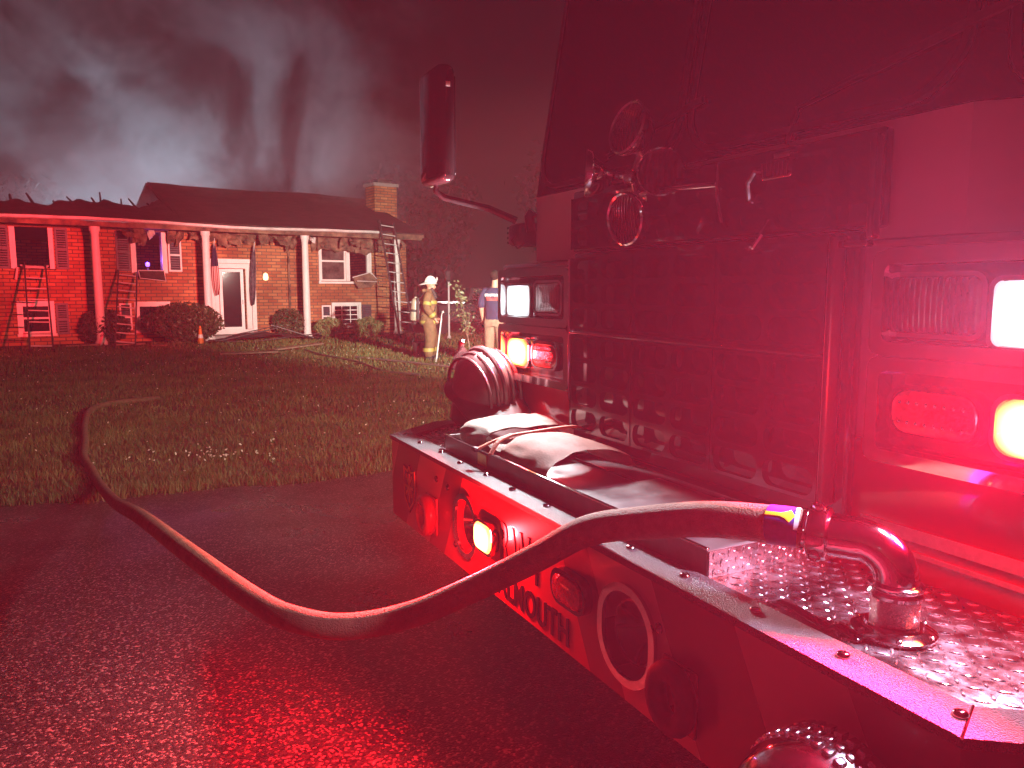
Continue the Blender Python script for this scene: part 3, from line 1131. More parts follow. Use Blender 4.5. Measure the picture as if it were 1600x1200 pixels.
flag('furled_flag', 'furled striped red and white flag left of the front door', -2.58, 2.86, 1.55, 'striped_cloth', 1)
flag('furled_flag', 'furled dark navy flag with pale markings right of the front door', -1.38, 2.85, 1.85, 'dark_flag_cloth', -1)


def bush(name, label, c, rx, rz, n, size, material, group):
    b = empty(name, (c[0], c[1], 0))
    tag(b, label, 'bush', group)
    d = rng.normal(size=(n, 3)); d /= np.linalg.norm(d, axis=1)[:, None]
    r = rng.uniform(0.55, 1.0, n) ** 0.5
    lump = np.array([1 + 0.22 * mnoise.noise(Vector((q[0] * 2.2 + c[0], q[1] * 2.2, q[2] * 2.2))) for q in d])
    p = d * (r * lump)[:, None] * np.array([rx, rx * 0.8, rz / 2]) + np.array([0, 0, rz * 0.52])
    k = p[:, 2] > 0.03
    leaf_mesh('foliage', p[k], d[k], size, material, b)
    m = MB()
    for i in range(6):
        a = i * 1.05
        m.tube([(0.04 * math.cos(a), 0.04 * math.sin(a), 0.0), (rx * .3 * math.cos(a), rx * .25 * math.sin(a), rz * .4), (rx * .6 * math.cos(a), rx * .5 * math.sin(a), rz * .75)], [0.018, 0.012, 0.005], n=5)
    m.build('stem', 'bark', b)


SG = 'shrubs along the front of the house'
bush('shrub', 'dark leafy shrub at the foot of the white column between two ladders', (-11.25, 21.3), 0.62, 0.95, 2600, 0.045, 'leaf_dark', SG)
bush('shrub', 'big dark rounded shrub in front of the lower window beside the door', (-9.3, 21.9), 1.05, 1.12, 6500, 0.045, 'leaf_dark', SG)
bush('shrub', 'dark loose shrub between the front door and the white column', (-7.05, 24.35), 0.50, 0.92, 1800, 0.045, 'leaf_dark', SG)
bush('shrub', 'small round pale green clipped shrub next to the white column', (-5.83, 24.55), 0.50, 0.62, 3200, 0.026, 'leaf_light', SG)
bush('shrub', 'small round pale green clipped shrub under the six-pane window by the ladder', (-4.62, 24.6), 0.48, 0.62, 3200, 0.026, 'leaf_light', SG)

# traffic cone by the big shrub
tc_ = empty('traffic_cone', (-8.66, 21.35, 0.0))
tc_.scale = (0.72, 0.72, 0.72)
tag(tc_, 'orange traffic cone half hidden in the big dark shrub near the door', 'traffic cone')
MB().box(-0.16, 0.16, -0.16, 0.16, 0.0, 0.03).build('base', 'black_rubber', tc_, smooth=False)
MB().lathe([(0.13, 0.031), (0.10, 0.2), (0.065, 0.45), (0.035, 0.68), (0.03, 0.70)], 16).build('cone_body', 'cone_orange', tc_)
MB().lathe([(0.102, 0.24), (0.082, 0.38)], 16, cap=False).build('reflective_band', 'white_trim', tc_)


def ladder(label, base, top, w, n, group, over=0.0):
    base, top = Vector(base), Vector(top)
    ax = (top - base)
    L = ax.length + over
    ax.normalize()
    sd = (HX - HX.dot(ax) * ax).normalized()
    nm = sd.cross(ax)
    M = Matrix.Translation(base) @ Matrix((sd, nm, ax)).transposed().to_4x4()
    e = empty('ladder', base)
    tag(e, label, 'ladder', group)
    e.matrix_world = M
    for s in (-1, 1):
        MB().box(s * w / 2 - 0.018, s * w / 2 + 0.018, -0.04, 0.04, 0.0, L, bev=0.006).build('rail', 'rail_dark', e)
    r0 = MB().tube([(-w / 2 + .016, 0, 0), (w / 2 - .016, 0, 0)], 0.017, n=8).build('rung', 'ladder_metal', e)
    for i in range(n):
        z = 0.22 + (L - 0.4) * i / (n - 1)
        if i == 0: r0.location = (0, 0, z)
        else: copy_to(r0, e, (0, 0, z))
    for s in (-1, 1):
        MB().box(s * w / 2 - 0.03, s * w / 2 + 0.03, -0.06, 0.06, -0.03, 0.05).build('foot', 'black_rubber', e, smooth=False)
    return e


LG = 'ladders raised against the house'
ladder('ladder leaning on the sill of the far corner window, two shuttered windows from the door', (-11.30, 18.42, 0.02), hw(-7.22, 0.72, 2.2), 0.48, 8, LG)
ladder('ladder leaning below the burned-out window beside the big dark shrub', (-9.95, 19.72, 0.02), hw(-4.98, 0.66, 2.02), 0.47, 9, LG)
ladder('tall ladder leaning on the eave at the chimney end of the house', (-3.22, 23.62, 0.02), hw(2.72, -0.36, 3.62), 0.50, 12, LG, 0.15)

# ------------------------------------------------------------------ debris and things on the lawn
def board(label, a, b, w=0.14):
    a, b = Vector(a), Vector(b)
    L = (b - a).length
    ang = math.atan2(b.y - a.y, b.x - a.x)
    o = MB().box(0, L, -w / 2, w / 2, 0, 0.035, bev=0.006).build('plank', 'board_wood')
    o.location = (a.x, a.y, 0.06); o.rotation_euler = (0.06, -0.02, ang)
    tag(o, label, 'plank', 'planks dropped on the lawn')


board('loose plank lying flat on the lawn in front of the door debris', (-6.55, 17.2, 0), (-5.35, 17.55, 0))
board('loose plank on the lawn pointing towards the house', (-5.72, 18.5, 0), (-5.0, 20.1, 0), 0.18)
board('short pale scrap of wood beside the big dark shrub', (-9.3, 19.9, 0), (-8.9, 19.75, 0), 0.08)
board('splintered pale board at the foot of the second ladder', (-10.4, 20.1, 0), (-9.7, 20.3, 0), 0.1)
board('torn white board on the mulch under the far corner window', (-11.4, 19.6, 0), (-10.7, 19.95, 0), 0.1)

aw = empty('fallen_awning', hw(-1.7, -1.2, 0), HT)
tag(aw, 'dark crumpled awning and debris fallen in front of the front door', 'debris')
m = MB(); vs, fs = [], []
for j in range(9):
    for i in range(26):
        x = -1.55 + 3.1 * i / 25; y = -0.55 + 1.1 * j / 8
        z = 0.03 + 0.22 * max(0, 1 - abs(x) / 1.5) * (0.6 + 0.4 * math.cos(y * 3)) + 0.10 * mnoise.noise(Vector((x * 2.5, y * 3, 7))) + 0.05
        vs.append((x, y, max(0.01, z)))
for j in range(8):
    for i in range(25):
        fs.append((j * 26 + i, j * 26 + i + 1, (j + 1) * 26 + i + 1, (j + 1) * 26 + i))
m.add(vs, fs).build('canvas', 'charred', aw)
for a, b in (((-1.5, -.5, .1), (0.3, -.3, .42)), ((-.6, -.6, .05), (1.6, -.2, .2)), ((-.9, .3, .2), (.2, -.5, .48)), ((.0, -.4, .5), (1.2, -.6, .1)), ((-1.7, -.2, .12), (-.9, -.7, .06))):
    MB().tube([a, b], 0.016, n=6).build('frame_rod', 'rail_dark', aw)

def lawn_hose(label, pts, r=0.02):
    P = spline([Vector(p) for p in pts], 8)
    o = MB().tube(P, r, n=8).build('hose_line', 'hose_canvas')
    tag(o, label, 'hose', 'attack hoses lying on the lawn')


def spline(p, k):
    out = []
    for i in range(len(p) - 1):
        p0 = p[max(0, i - 1)]; p1 = p[i]; p2 = p[i + 1]; p3 = p[min(len(p) - 1, i + 2)]
        for j in range(k):
            t = j / k
            out.append(0.5 * ((2 * p1) + (-p0 + p2) * t + (2 * p0 - 5 * p1 + 4 * p2 - p3) * t * t + (-p0 + 3 * p1 - 3 * p2 + p3) * t ** 3))
    out.append(p[-1])
    return out


lawn_hose('thin pale hose line curving across the lawn past the loose planks', [(-5.4, 19.5, .04), (-4.4, 17.4, .06), (-3.2, 15.6, .06), (-2.3, 13.8, .05), (-1.6, 13.2, .05)])
lawn_hose('thin pale hose line on the lawn leading to the firefighter', [(-3.4, 16.6, .06), (-2.4, 15.7, .06), (-1.4, 14.7, .06), (-.6, 14.2, .05), (.8, 14.3, .05)])

bk = empty('bucket', (-2.02, 17.0, 0))
tag(bk, 'black bucket standing on the lawn behind the firefighter', 'bucket')
MB().lathe([(0.15, 0), (0.19, 0.34), (0.2, 0.36), (0.185, 0.36), (0.145, 0.02)], 20).build('pail', 'black_rubber', bk)
MB().tube([(0.19, 0, .34), (.14, 0, .45), (0, 0, .5), (-.14, 0, .45), (-.19, 0, .34)], 0.006, n=6).build('handle', 'rail_dark', bk)

# lamp post
lp = empty('lamp_post', (-1.93, 23.6, 0))
tag(lp, 'thin white lamp post with an unlit lantern by the parked pickup', 'lamp post')
MB().lathe([(0.06, 0), (0.06, 0.08), (0.03, 0.12), (0.028, 1.72), (0.045, 1.75)], 12).build('post', 'pole_white', lp)
MB().lathe([(0.05, 1.751), (0.10, 1.80), (0.14, 2.05), (0.15, 2.07), (0.05, 2.18), (0.02, 2.26), (0.0, 2.28)], 6).build('lantern', 'black_plastic', lp, smooth=False)

# dark pickup behind the lamp post
pk = empty('parked_pickup', (-0.9, 26.6, 0), R(8))
tag(pk, 'dark pickup parked on the grass strip beyond the lamp post', 'pickup')
body = [(-2.6, 0.45), (-2.65, 0.75), (-2.6, 1.02), (-1.0, 1.05), (-0.7, 1.08), (-0.1, 1.08), (1.4, 1.08), (2.5, 1.02), (2.65, 0.9), (2.68, 0.5), (2.4, 0.42), (-2.4, 0.42)]
YM = Matrix(((1, 0, 0, 0), (0, 0, 1, 0), (0, 1, 0, 0), (0, 0, 0, 1)))
b_ = MB().prism(body, -0.92, 0.92, YM).build('body', 'van_paint', pk, smooth=False)
bv = b_.modifiers.new('round', 'BEVEL'); bv.width = 0.06; bv.segments = 3
c_ = MB().prism([(-0.75, 1.083), (-0.6, 1.6), (0.65, 1.62), (1.35, 1.083)], -0.82, 0.82, YM).build('cabin', 'van_paint', pk, smooth=False)
bv = c_.modifiers.new('round', 'BEVEL'); bv.width = 0.05; bv.segments = 3
MB().prism([(-0.6, 1.13), (-0.5, 1.52), (0.05, 1.54), (0.05, 1.13)], -0.828, -0.822, YM).build('window', 'pane_glass', pk, smooth=False)
MB().prism([(0.12, 1.13), (0.12, 1.54), (0.6, 1.54), (1.05, 1.13)], -0.828, -0.822, YM).build('window', 'pane_glass', pk, smooth=False)
MB().box(-2.6, -0.8, -0.86, -0.80, 1.06, 1.10).box(-2.6, -0.8, 0.80, 0.86, 1.06, 1.10).build('bed_rail', 'chrome', pk, smooth=False)
MB().box(0.15, 0.35, -0.95, -0.925, 0.92, 0.96).build('door_handle', 'chrome', pk, smooth=False)
MB().box(-2.655, -2.2, -0.935, -0.5, 0.72, 0.88).build('tail_lamp', 'red_lens', pk, smooth=False)
MB().box(2.3, 2.69, -0.935, -0.5, 0.74, 0.86).build('headlamp', 'lamp_glass', pk, smooth=False)
for x in (-1.65, 1.7):
    for y in (-0.9, 0.9):
        Mw = Matrix.Translation((x, y, 0.37)) @ Matrix.Rotation(R(90), 4, 'X')
        t_ = MB().lathe([(0.22, -0.11), (0.35, -0.11), (0.37, -0.08), (0.37, 0.08), (0.35, 0.11), (0.22, 0.11)], 24, Mw).build('wheel', 'tire', pk)
        MB().lathe([(0.03, -0.10), (0.2, -0.09), (0.219, -0.105), (0.219, 0.105), (0.2, 0.09), (0.03, 0.10)], 20, Mw).build('rim', 'chrome', t_)


def tree(name, label, c, h, spread, n, size, material, bark, trunk_h, seed, group=None, stems=1, lean=0.0):
    rnd = random.Random(seed)
    t = empty(name, (c[0], c[1], 0))
    tag(t, label, 'tree', group)
    m = MB(); ends = []
    for s in range(stems):
        a0 = s * 2.3 + rnd.random()
        off = 0.06 * stems if stems > 1 else 0
        b0 = Vector((off * math.cos(a0), off * math.sin(a0), 0))
        top = Vector((lean * h * .3 + rnd.uniform(-.2, .2) * spread + off * 2 * math.cos(a0), rnd.uniform(-.2, .2) * spread, h * 0.8))
        mid = b0.lerp(top, 0.45) + Vector((rnd.uniform(-.1, .1) * spread, rnd.uniform(-.1, .1) * spread, 0))
        r0 = h * 0.018 / math.sqrt(stems)
        P = spline([b0, mid, top], 6)
        m.tube(P, [r0 * (1 - 0.75 * i / (len(P) - 1)) for i in range(len(P))], n=7)
        for k in range(9):
            i = rnd.randint(int(len(P) * trunk_h), len(P) - 2)
            a = rnd.uniform(0, 6.28); L = spread * rnd.uniform(0.5, 1.0)
            e = P[i] + Vector((math.cos(a) * L, math.sin(a) * L, h * rnd.uniform(0.05, 0.24)))
            q = spline([P[i], P[i].lerp(e, .5) + Vector((0, 0, -.02 * h)), e], 4)
            m.tube(q, [r0 * .45 * (1 - .8 * j / (len(q) - 1)) for j in range(len(q))], n=5)
            ends += [q[-1], q[-3], q[len(q) // 2]]
        ends.append(top)
    m.build('trunk', bark, t)
    E_ = np.array([tuple(q) for q in ends])
    idx = rng.integers(0, len(E_), n)
    p = E_[idx] + rng.normal(size=(n, 3)) * np.array([spread * .22, spread * .22, h * .06])
    d = rng.normal(size=(n, 3)) + np.array([0, 0, .5])
    leaf_mesh('crown', p, d / np.linalg.norm(d, axis=1)[:, None], size, material, t)
    return t


tree('small_tree', 'small multi-stemmed young tree with pale leaves beside the man in the navy shirt', (-0.62, 15.5), 1.75, 0.30, 900, 0.034, 'leaf_tree', 'pale_bark', 0.45, 5, None, 3)
TG = 'dark trees behind the house'
tree('background_tree', 'dark tree standing behind the burned corner of the house', hw(-12.5, 9.5)[:2], 7.6, 2.0, 5000, 0.16, 'leaf_far', 'bark', 0.4, 8, TG)
tree('background_tree', 'dark tree added behind the chimney end of the house to darken the background', hw(9.5, 10.0)[:2], 7.5, 2.4, 5000, 0.18, 'leaf_far', 'bark', 0.4, 9, TG)  # this tree and the next are added to darken the background
tree('background_tree', 'dark tree added far behind the parked pickup to darken the background', (4.0, 42.0), 9.0, 3.0, 5000, 0.2, 'leaf_far', 'bark', 0.35, 10, TG)
tree('background_tree', 'low dark tree behind the collapsed part of the roof', hw(-8.5, 11.5)[:2], 6.2, 2.2, 5000, 0.16, 'leaf_far', 'bark', 0.4, 11, TG)

grass_blades()
HEAD_W, FLASH_W, BFLASH_W, BAR_W, SCENE_W, LAWN_W, FLOOD_W = 185, 7800, 1150, 23000, 23000, 1900, 7500
# ------------------------------------------------------------------ fire engine
# local frame: x = across the cab, y = forward of the cab front, z = up
TA = R(27)
TL = Vector((-math.sin(TA), math.cos(TA), 0))
TF = Vector((-math.cos(TA), -math.sin(TA), 0))
TC = Vector((0.452, 2.118, 0))
truck = empty('fire_engine', TC, R(90) + TA)
tag(truck, 'red and white fire engine with an extended bumper, lit headlamps and red flashers', 'fire engine')


def tw(u, f, z):
    return TC + TL * u + TF * f + Vector((0, 0, z))


def bumper_face_material():
    m = bpy.data.materials.new('bumper_livery')
    m.use_nodes = True
    nt = m.node_tree
    b = nt.nodes['Principled BSDF']
    b.inputs['Roughness'].default_value = 0.3
    b.inputs['Coat Weight'].default_value = 0.4
    tc = nt.nodes.new('ShaderNodeTexCoord')
    sep = nt.nodes.new('ShaderNodeSeparateXYZ')
    nt.links.new(tc.outputs['Object'], sep.inputs[0])
    s1 = nt.nodes.new('ShaderNodeMath'); s1.operation = 'SUBTRACT'; s1.inputs[1].default_value = 0.16
    nt.links.new(sep.outputs['X'], s1.inputs[0])
    ab = nt.nodes.new('ShaderNodeMath'); ab.operation = 'ABSOLUTE'
    nt.links.new(s1.outputs[0], ab.inputs[0])
    mz = nt.nodes.new('ShaderNodeMath'); mz.operation = 'MULTIPLY_ADD'; mz.inputs[1].default_value = 0.55; 
    nt.links.new(sep.outputs['Z'], mz.inputs[0]); nt.links.new(ab.outputs[0], mz.inputs[2])
    r = nt.nodes.new('ShaderNodeValToRGB')
    r.color_ramp.interpolation = 'CONSTANT'
    e = r.color_ramp.elements
    red = (0.36, 0.010, 0.014, 1); dark = (0.10, 0.012, 0.018, 1); film = (0.30, 0.17, 0.16, 1)
    e[0].position = 0; e[0].color = red
    e[1].position = 0.45; e[1].color = dark
    for p_, c_ in ((0.53, film), (0.665, dark), (0.80, film), (0.93, dark)):
        e.new(p_).color = c_
    mr = nt.nodes.new('ShaderNodeMapRange')
    mr.inputs['From Min'].default_value = 0.0; mr.inputs['From Max'].default_value = 1.75
    nt.links.new(mz.outputs[0], mr.inputs['Value'])
    nt.links.new(mr.outputs['Result'], r.inputs['Fac'])
    nt.links.new(r.outputs['Color'], b.inputs['Base Color'])
    MATS['bumper_livery'] = m


bumper_face_material()


def hole_cell(m, cx, cz, w, h, hw_, hh, r, y0, y1):
    """rectangular piece of sheet with a rounded opening; front face at y1, returns to y0"""
    inner, outer = [], []
    n = 5
    for sx, sz, a0 in ((1, 1, 0), (-1, 1, 90), (-1, -1, 180), (1, -1, 270)):
        for k in range(n):
            a = R(a0 + 90 * k / (n - 1))
            px, pz = sx * (hw_ / 2 - r) + r * math.cos(a), sz * (hh / 2 - r) + r * math.sin(a)
            inner.append((px, pz))
            first_side = (sx * sz > 0)
            if k == 2: outer.append((sx * w / 2, sz * h / 2))
            elif (k < 2) == first_side: outer.append((sx * w / 2, pz))
            else: outer.append((px, sz * h / 2))
    N = len(inner)
    vs = [(cx + x, y1, cz + z) for x, z in outer] + [(cx + x, y1, cz + z) for x, z in inner] + [(cx + x, y0, cz + z) for x, z in inner]
    fs = []
    for i in range(N):
        j = (i + 1) % N
        fs += [(i, N + i, N + j, j), (N + i, 2 * N + i, 2 * N + j, N + j)]
    m.add(vs, fs)


# ---- bumper
OUT = [(1.134, 0.451), (-1.134, 0.451), (-1.33, 0.19), (-1.33, -0.25), (1.33, -0.25), (1.33, 0.19)]
BZ0, BZ1 = 0.635, 0.93


def bumper():
    m = MB()
    n = len(OUT)
    vs = [(x, y, BZ0) for x, y in OUT] + [(x, y, BZ1) for x, y in OUT]
    fs = [tuple(range(n)), tuple(range(2 * n - 1, n - 1, -1))]
    for i in range(1, n):
        j = (i + 1) % n
        fs.append((j, i, n + i, n + j))
    m.add(vs, fs)
    holes = [(0.415, 0.15, 0.17), (-0.424, 0.172, 0.19)]
    edges = [1.134]
    for c, hw_, hh in holes:
        edges += [c + 0.1, c - 0.1]
        hole_cell(m, c, (BZ0 + BZ1) / 2, 0.2, BZ1 - BZ0, hw_, hh, hw_ / 2 - 0.002, 0.36, 0.451)
    edges.append(-1.134)
    for k in range(0, len(edges), 2):
        a, b = edges[k], edges[k + 1]
        m.add([(a, .451, BZ0), (b, .451, BZ0), (b, .451, BZ1), (a, .451, BZ1)], [(0, 1, 2, 3)])
    b = m.build('bumper', 'bumper_livery', truck, smooth=True, angle=30)
    for c, hw_, hh in holes:
        zc = (BZ0 + BZ1) / 2
        M = Matrix.Translation((c, 0.451, zc)) @ UPRIGHT
        MB().ring(rrect(hw_ + .03, hh + .03, hw_ / 2 + .012, 9), rrect(hw_ - .006, hh - .006, hw_ / 2 - .006, 9), 0.0005, 0.010, M).build('horn_ring', 'chrome', b)
        Mh = Matrix.Translation((c, 0.36, zc)) @ UPRIGHT
        MB().lathe([(0.070, 0.075), (0.066, 0.074), (0.045, 0.045), (0.025, 0.012), (0.012, 0.0)], 24, Mh, cap=False).build('horn_bell', 'dark_chrome', b)
        MB().box(c - hw_ / 2, c + hw_ / 2, 0.345, 0.358, zc - hh / 2, zc + hh / 2).build('horn_backing', 'black_plastic', b, smooth=False)
    # textured rail along the upper edge
    inn = [(1.098, 0.372), (-1.098, 0.372), (-1.25, 0.165), (-1.25, -0.25), (1.25, -0.25), (1.25, 0.165)]
    grow = [(1.138, 0.458), (-1.138, 0.458), (-1.337, 0.192), (-1.337, -0.252), (1.337, -0.252), (1.337, 0.192)]
    r = MB().ring(grow, inn, 0.9305, 0.946).build('bumper_rail', 'bed_liner', b, smooth=False)
    bv = r.modifiers.new('round', 'BEVEL'); bv.width = 0.004; bv.segments = 2
    for s in (-1, 1):
        # joint between the front and the angled end of the rail
        p, q = Vector((s * 1.098, 0.372)), Vector((s * 1.138, 0.458))
        MB().tube([(p.x, p.y, 0.9455), (q.x, q.y, 0.9455)], 0.0022, n=6).build('rail_joint', 'chrome', b)
    b0 = None
    for i in range(13):
        u = -1.105 + i * 0.184
        if -0.3 < u < -0.05: continue
        if b0 is None:
            b0 = MB().lathe([(0.0105, 0), (0.0105, 0.003), (0.008, 0.0062), (0.004, 0.0072), (0.0035, 0.0045), (0.0, 0.0045)], 14).build('bolt', 'worn_chrome', b)
            b0.location = (u, 0.41, 0.9462)
        else:
            copy_to(b0, b, (u, 0.41 + 0.004 * math.sin(i * 3), 0.9462))
    return b


bump = bumper()


def lug(m, c, a, L=0.0132, W=0.0036, H=0.0024, plane='xy', yoff=0.0):
    n = 8
    ca, sa = math.cos(a), math.sin(a)
    vs = []
    for k_, hgt in ((1.0, 0.0), (0.62, H * 0.8), (0.25, H)):
        for k in range(n):
            t = 2 * math.pi * k / n
            x, y = L * math.cos(t) * k_, W * math.sin(t) * k_ ** 0.5
            X, Y = x * ca - y * sa, x * sa + y * ca
            vs.append((c[0] + X, c[1] + Y, c[2] + hgt) if plane == 'xy' else (c[0] - hgt, c[1] + X, c[2] + Y))
    fs = [tuple(2 * n + k for k in range(n))]
    for r in range(2):
        for k in range(n):
            fs.append((r * n + k, r * n + (k + 1) % n, (r + 1) * n + (k + 1) % n, (r + 1) * n + k))
    if plane != 'xy':
        fs = [tuple(reversed(f)) for f in fs]
    m.add(vs, fs)


def deck():
    # tread plate each side of the hose well
    for poly, name in (([(-0.564, 0.374), (-1.096, 0.374), (-1.247, 0.166), (-1.247, 0.004), (-0.564, 0.004)], 'near'),
                       ([(0.812, 0.374), (0.812, 0.004), (1.247, 0.004), (1.247, 0.166), (1.096, 0.374)], 'far')):
        m = MB()
        m.prism(poly, 0.9308, 0.936)
        xs = [p[0] for p in poly]
        sp = 0.0265
        i0, i1 = int(min(xs) / sp) - 1, int(max(xs) / sp) + 1
        for i in range(i0, i1 + 1):
            for j in range(0, int(0.374 / sp) + 1):
                x, y = i * sp, 0.016 + j * sp
                lim = 0.374 if abs(x) < 1.096 else 0.374 - (abs(x) - 1.096) / 0.151 * 0.208
                if not (min(xs) + .014 < x < max(xs) - .014) or y > lim - 0.014: continue
                if (Vector((x, y)) - Vector((-0.887, 0.25))).length < 0.062: continue
                lug(m, (x, y, 0.936), R(27 + 12) if (i + j) % 2 else R(27 + 102))
        m.build('tread_plate', 'tread_plate', truck, angle=25)
    # hose well with raised walls
    u0, u1, f0, f1, zt = -0.56, 0.805, 0.02, 0.362, 0.992
    t = 0.010
    w = MB()
    w.box(u0, u1, f1 - t, f1, 0.931, zt).box(u0, u1, f0, f0 + t, 0.931, zt)
    w.box(u0, u0 + t, f0 + t, f1 - t, 0.931, zt).box(u1 - t, u1, f0 + t, f1 - t, 0.931, zt)
    w.box(u0 + t, u1 - t, f0 + t, f1 - t, 0.9312, 0.936)
    b = w.build('hose_well', 'tray_paint', truck, smooth=False)
    # tread plate skin on the near wall, bright rim on top
    m = MB().box(u0 - 0.0035, u0 - 0.0004, f0 + .002, f1 - .002, 0.9365, zt - .001)
    sp = 0.0195
    for i in range(17):
        for j in range(3):
            lug(m, (u0 - 0.0035, f0 + 0.017 + i * sp, 0.947 + j * 0.0172), R(10) if (i + j) % 2 else R(100), L=0.0095, W=0.003, H=0.002, plane='yz')
    m.build('well_cladding', 'tread_plate', b, angle=25)
    r = MB()
    r.box(u0, u1, f1 - 0.006, f1 + 0.003, zt + 0.0005, zt + 0.005, bev=0.0015)
    r.build('well_rim', 'chrome', b)
    # stiffener inside the well
    MB().box(u0 + 0.30, u0 + 0.308, f0 + t + .001, f1 - t - .001, 0.9365, 0.985).build('well_divider', 'tray_paint', b, smooth=False)
    MB().prism([(u0 + 0.315, f1 - 0.02), (u0 + 0.315, f0 + 0.02), (u0 + .56, f0 + .02), (u0 + .56, f1 - .02)], 0.972, 0.978).build('well_lid', 'tray_paint', b, smooth=False)
    # number plate badge on the ledge
    k = MB().box(0.455, 0.52, 0.3635, 0.366, 0.948, 0.985).build('badge', 'gold_badge', b, smooth=False)


deck()

# ---- swivel elbow
EB = Vector((-0.887, 0.25, 0.936))
ed = Vector((0.862, 0.507, 0))
el = MB().lathe([(0.062, 0.0), (0.066, 0.003), (0.066, 0.008), (0.058, 0.012), (0.046, 0.015), (0.044, 0.02), (0.036, 0.02)], 36, Matrix.Translation(EB)).build('swivel_elbow', 'worn_chrome', truck)
MB().lathe([(0.0365, 0.0205), (0.038, 0.023), (0.038, 0.060), (0.0365, 0.063)], 40, Matrix.Translation(EB)).build('knurled_collar', 'knurl', el)
MB().lathe([(0.037, 0.0635), (0.043, 0.066), (0.044, 0.072), (0.040, 0.077), (0.043, 0.081), (0.043, 0.086), (0.037, 0.090)], 36, Matrix.Translation(EB)).build('collar_ring', 'worn_chrome', el)
pts = []
rb = 0.062
for k in range(15):
    a = R(90 * k / 14)
    pts.append(EB + ed * (rb * (1 - math.cos(a))) + Vector((0, 0, 0.088 + rb * math.sin(a))))
pts.append(EB + ed * (rb + 0.045) + Vector((0, 0, 0.088 + rb)))
MB().tube(pts, [0.0355] * 13 + [0.036, 0.037, 0.037], n=28).build('elbow_pipe', 'worn_chrome', el)
e_end = pts[-1]
Mo = Matrix.Translation(e_end) @ ed.to_track_quat('Z', 'Y').to_matrix().to_4x4()
MB().lathe([(0.038, -0.004), (0.0455, 0.0), (0.047, 0.004), (0.047, 0.028), (0.044, 0.032), (0.038, 0.034)], 36, Mo).build('coupling_ring', 'worn_chrome', el)
for k in range(3):
    a = R(120 * k + 200)
    M = Mo @ Matrix.Rotation(a, 4, 'Z') @ Matrix.Translation((0.049, 0, 0.016))
    MB().lathe([(0.010, -0.006), (0.012, -0.002), (0.011, 0.004), (0.006, 0.006), (0.005, 0.003)], 12, M @ Matrix.Rotation(R(90), 4, 'Y')).build('lug', 'worn_chrome', el)
for k in range(6):
    a = R(60 * k + 15)
    MB().lathe([(0.005, 0.008), (0.005, 0.013), (0.003, 0.0145)], 8, Matrix.Translation(EB + Vector((0.0595 * math.cos(a), 0.0595 * math.sin(a), 0.0)))).build('flange_bolt', 'chrome', el)
MB().box(-0.06, 0.06, -0.011, 0.011, 0, 0.006, bev=0.002, M=Matrix.Translation((-0.775, 0.335, 0.9395)) @ Matrix.Rotation(R(-8), 4, 'Z')).build('locking_lever', 'dark_chrome', el)
MB().box(-0.03, 0.03, -0.012, 0.012, 0, 0.005, bev=0.002, M=Matrix.Translation((-0.862, 0.325, 0.9395)) @ Matrix.Rotation(R(-8), 4, 'Z')).build('locking_lever', 'dark_chrome', el)

# ---- cab shell
def slab(name, u, f0, f1, z0, z1, material, bev=0.02, parent=truck):
    return MB().box(-u - 0.05, u - 0.05, f0, f1, z0, z1, bev=bev).build(name, material, parent)


slab('lower_cab', 1.13, -1.9, 0.0, 0.52, 1.19, 'red_paint', 0.03)
slab('cab_front', 1.13, -1.9, 0.0, 1.192, 1.60, 'white_paint', 0.012)
CH = [(0.80, 0.0), (1.09, -0.26), (1.09, -1.9), (-1.09, -1.9), (-1.09, -0.26), (-0.80, 0.0)]
cowl = MB().prism(CH, 1.602, 1.83).build('cowl', 'white_paint', truck, smooth=False)
TOP = [(0.78, -0.15), (1.02, -0.38), (1.05, -1.9), (-1.05, -1.9), (-1.02, -0.38), (-0.78, -0.15)]
g = MB()
n = 6
g.add([(x, y, 1.832) for x, y in CH] + [(x, y, 2.72) for x, y in TOP], [tuple(range(5, -1, -1)), tuple(range(6, 12))] + [(i, (i + 1) % 6, 6 + (i + 1) % 6, 6 + i) for i in range(6)])
gh = g.build('cab_upper', 'black_gloss', truck, smooth=False)
roof_c = MB().prism([(x * 1.03, y + 0.03) for x, y in TOP], 2.722, 2.80).build('cab_roof', 'white_paint', truck, smooth=False)


def pane_on(p00, p10, p01, w, h, r, cx, name='windscreen'):
    p00, p10, p01 = Vector(p00), Vector(p10), Vector(p01)
    e1 = (p10 - p00).normalized(); e2 = (p01 - p00); e2 = (e2 - e2.dot(e1) * e1).normalized()
    nn = e1.cross(e2)
    M = Matrix.Translation(p00) @ Matrix((e1, e2, nn)).transposed().to_4x4()
    o = MB().prism(rrect(w, h, r, 7, cx, h / 2 + 0.03), 0.002, 0.008, M).build(name, 'windscreen', gh, smooth=False)
    MB().ring(rrect(w + .03, h + .03, r + .01, 7, cx, h / 2 + .03), rrect(w + .001, h + .001, r, 7, cx, h / 2 + .03), 0.002, 0.014, M).build('windscreen_seal', 'black_rubber', o, smooth=False)


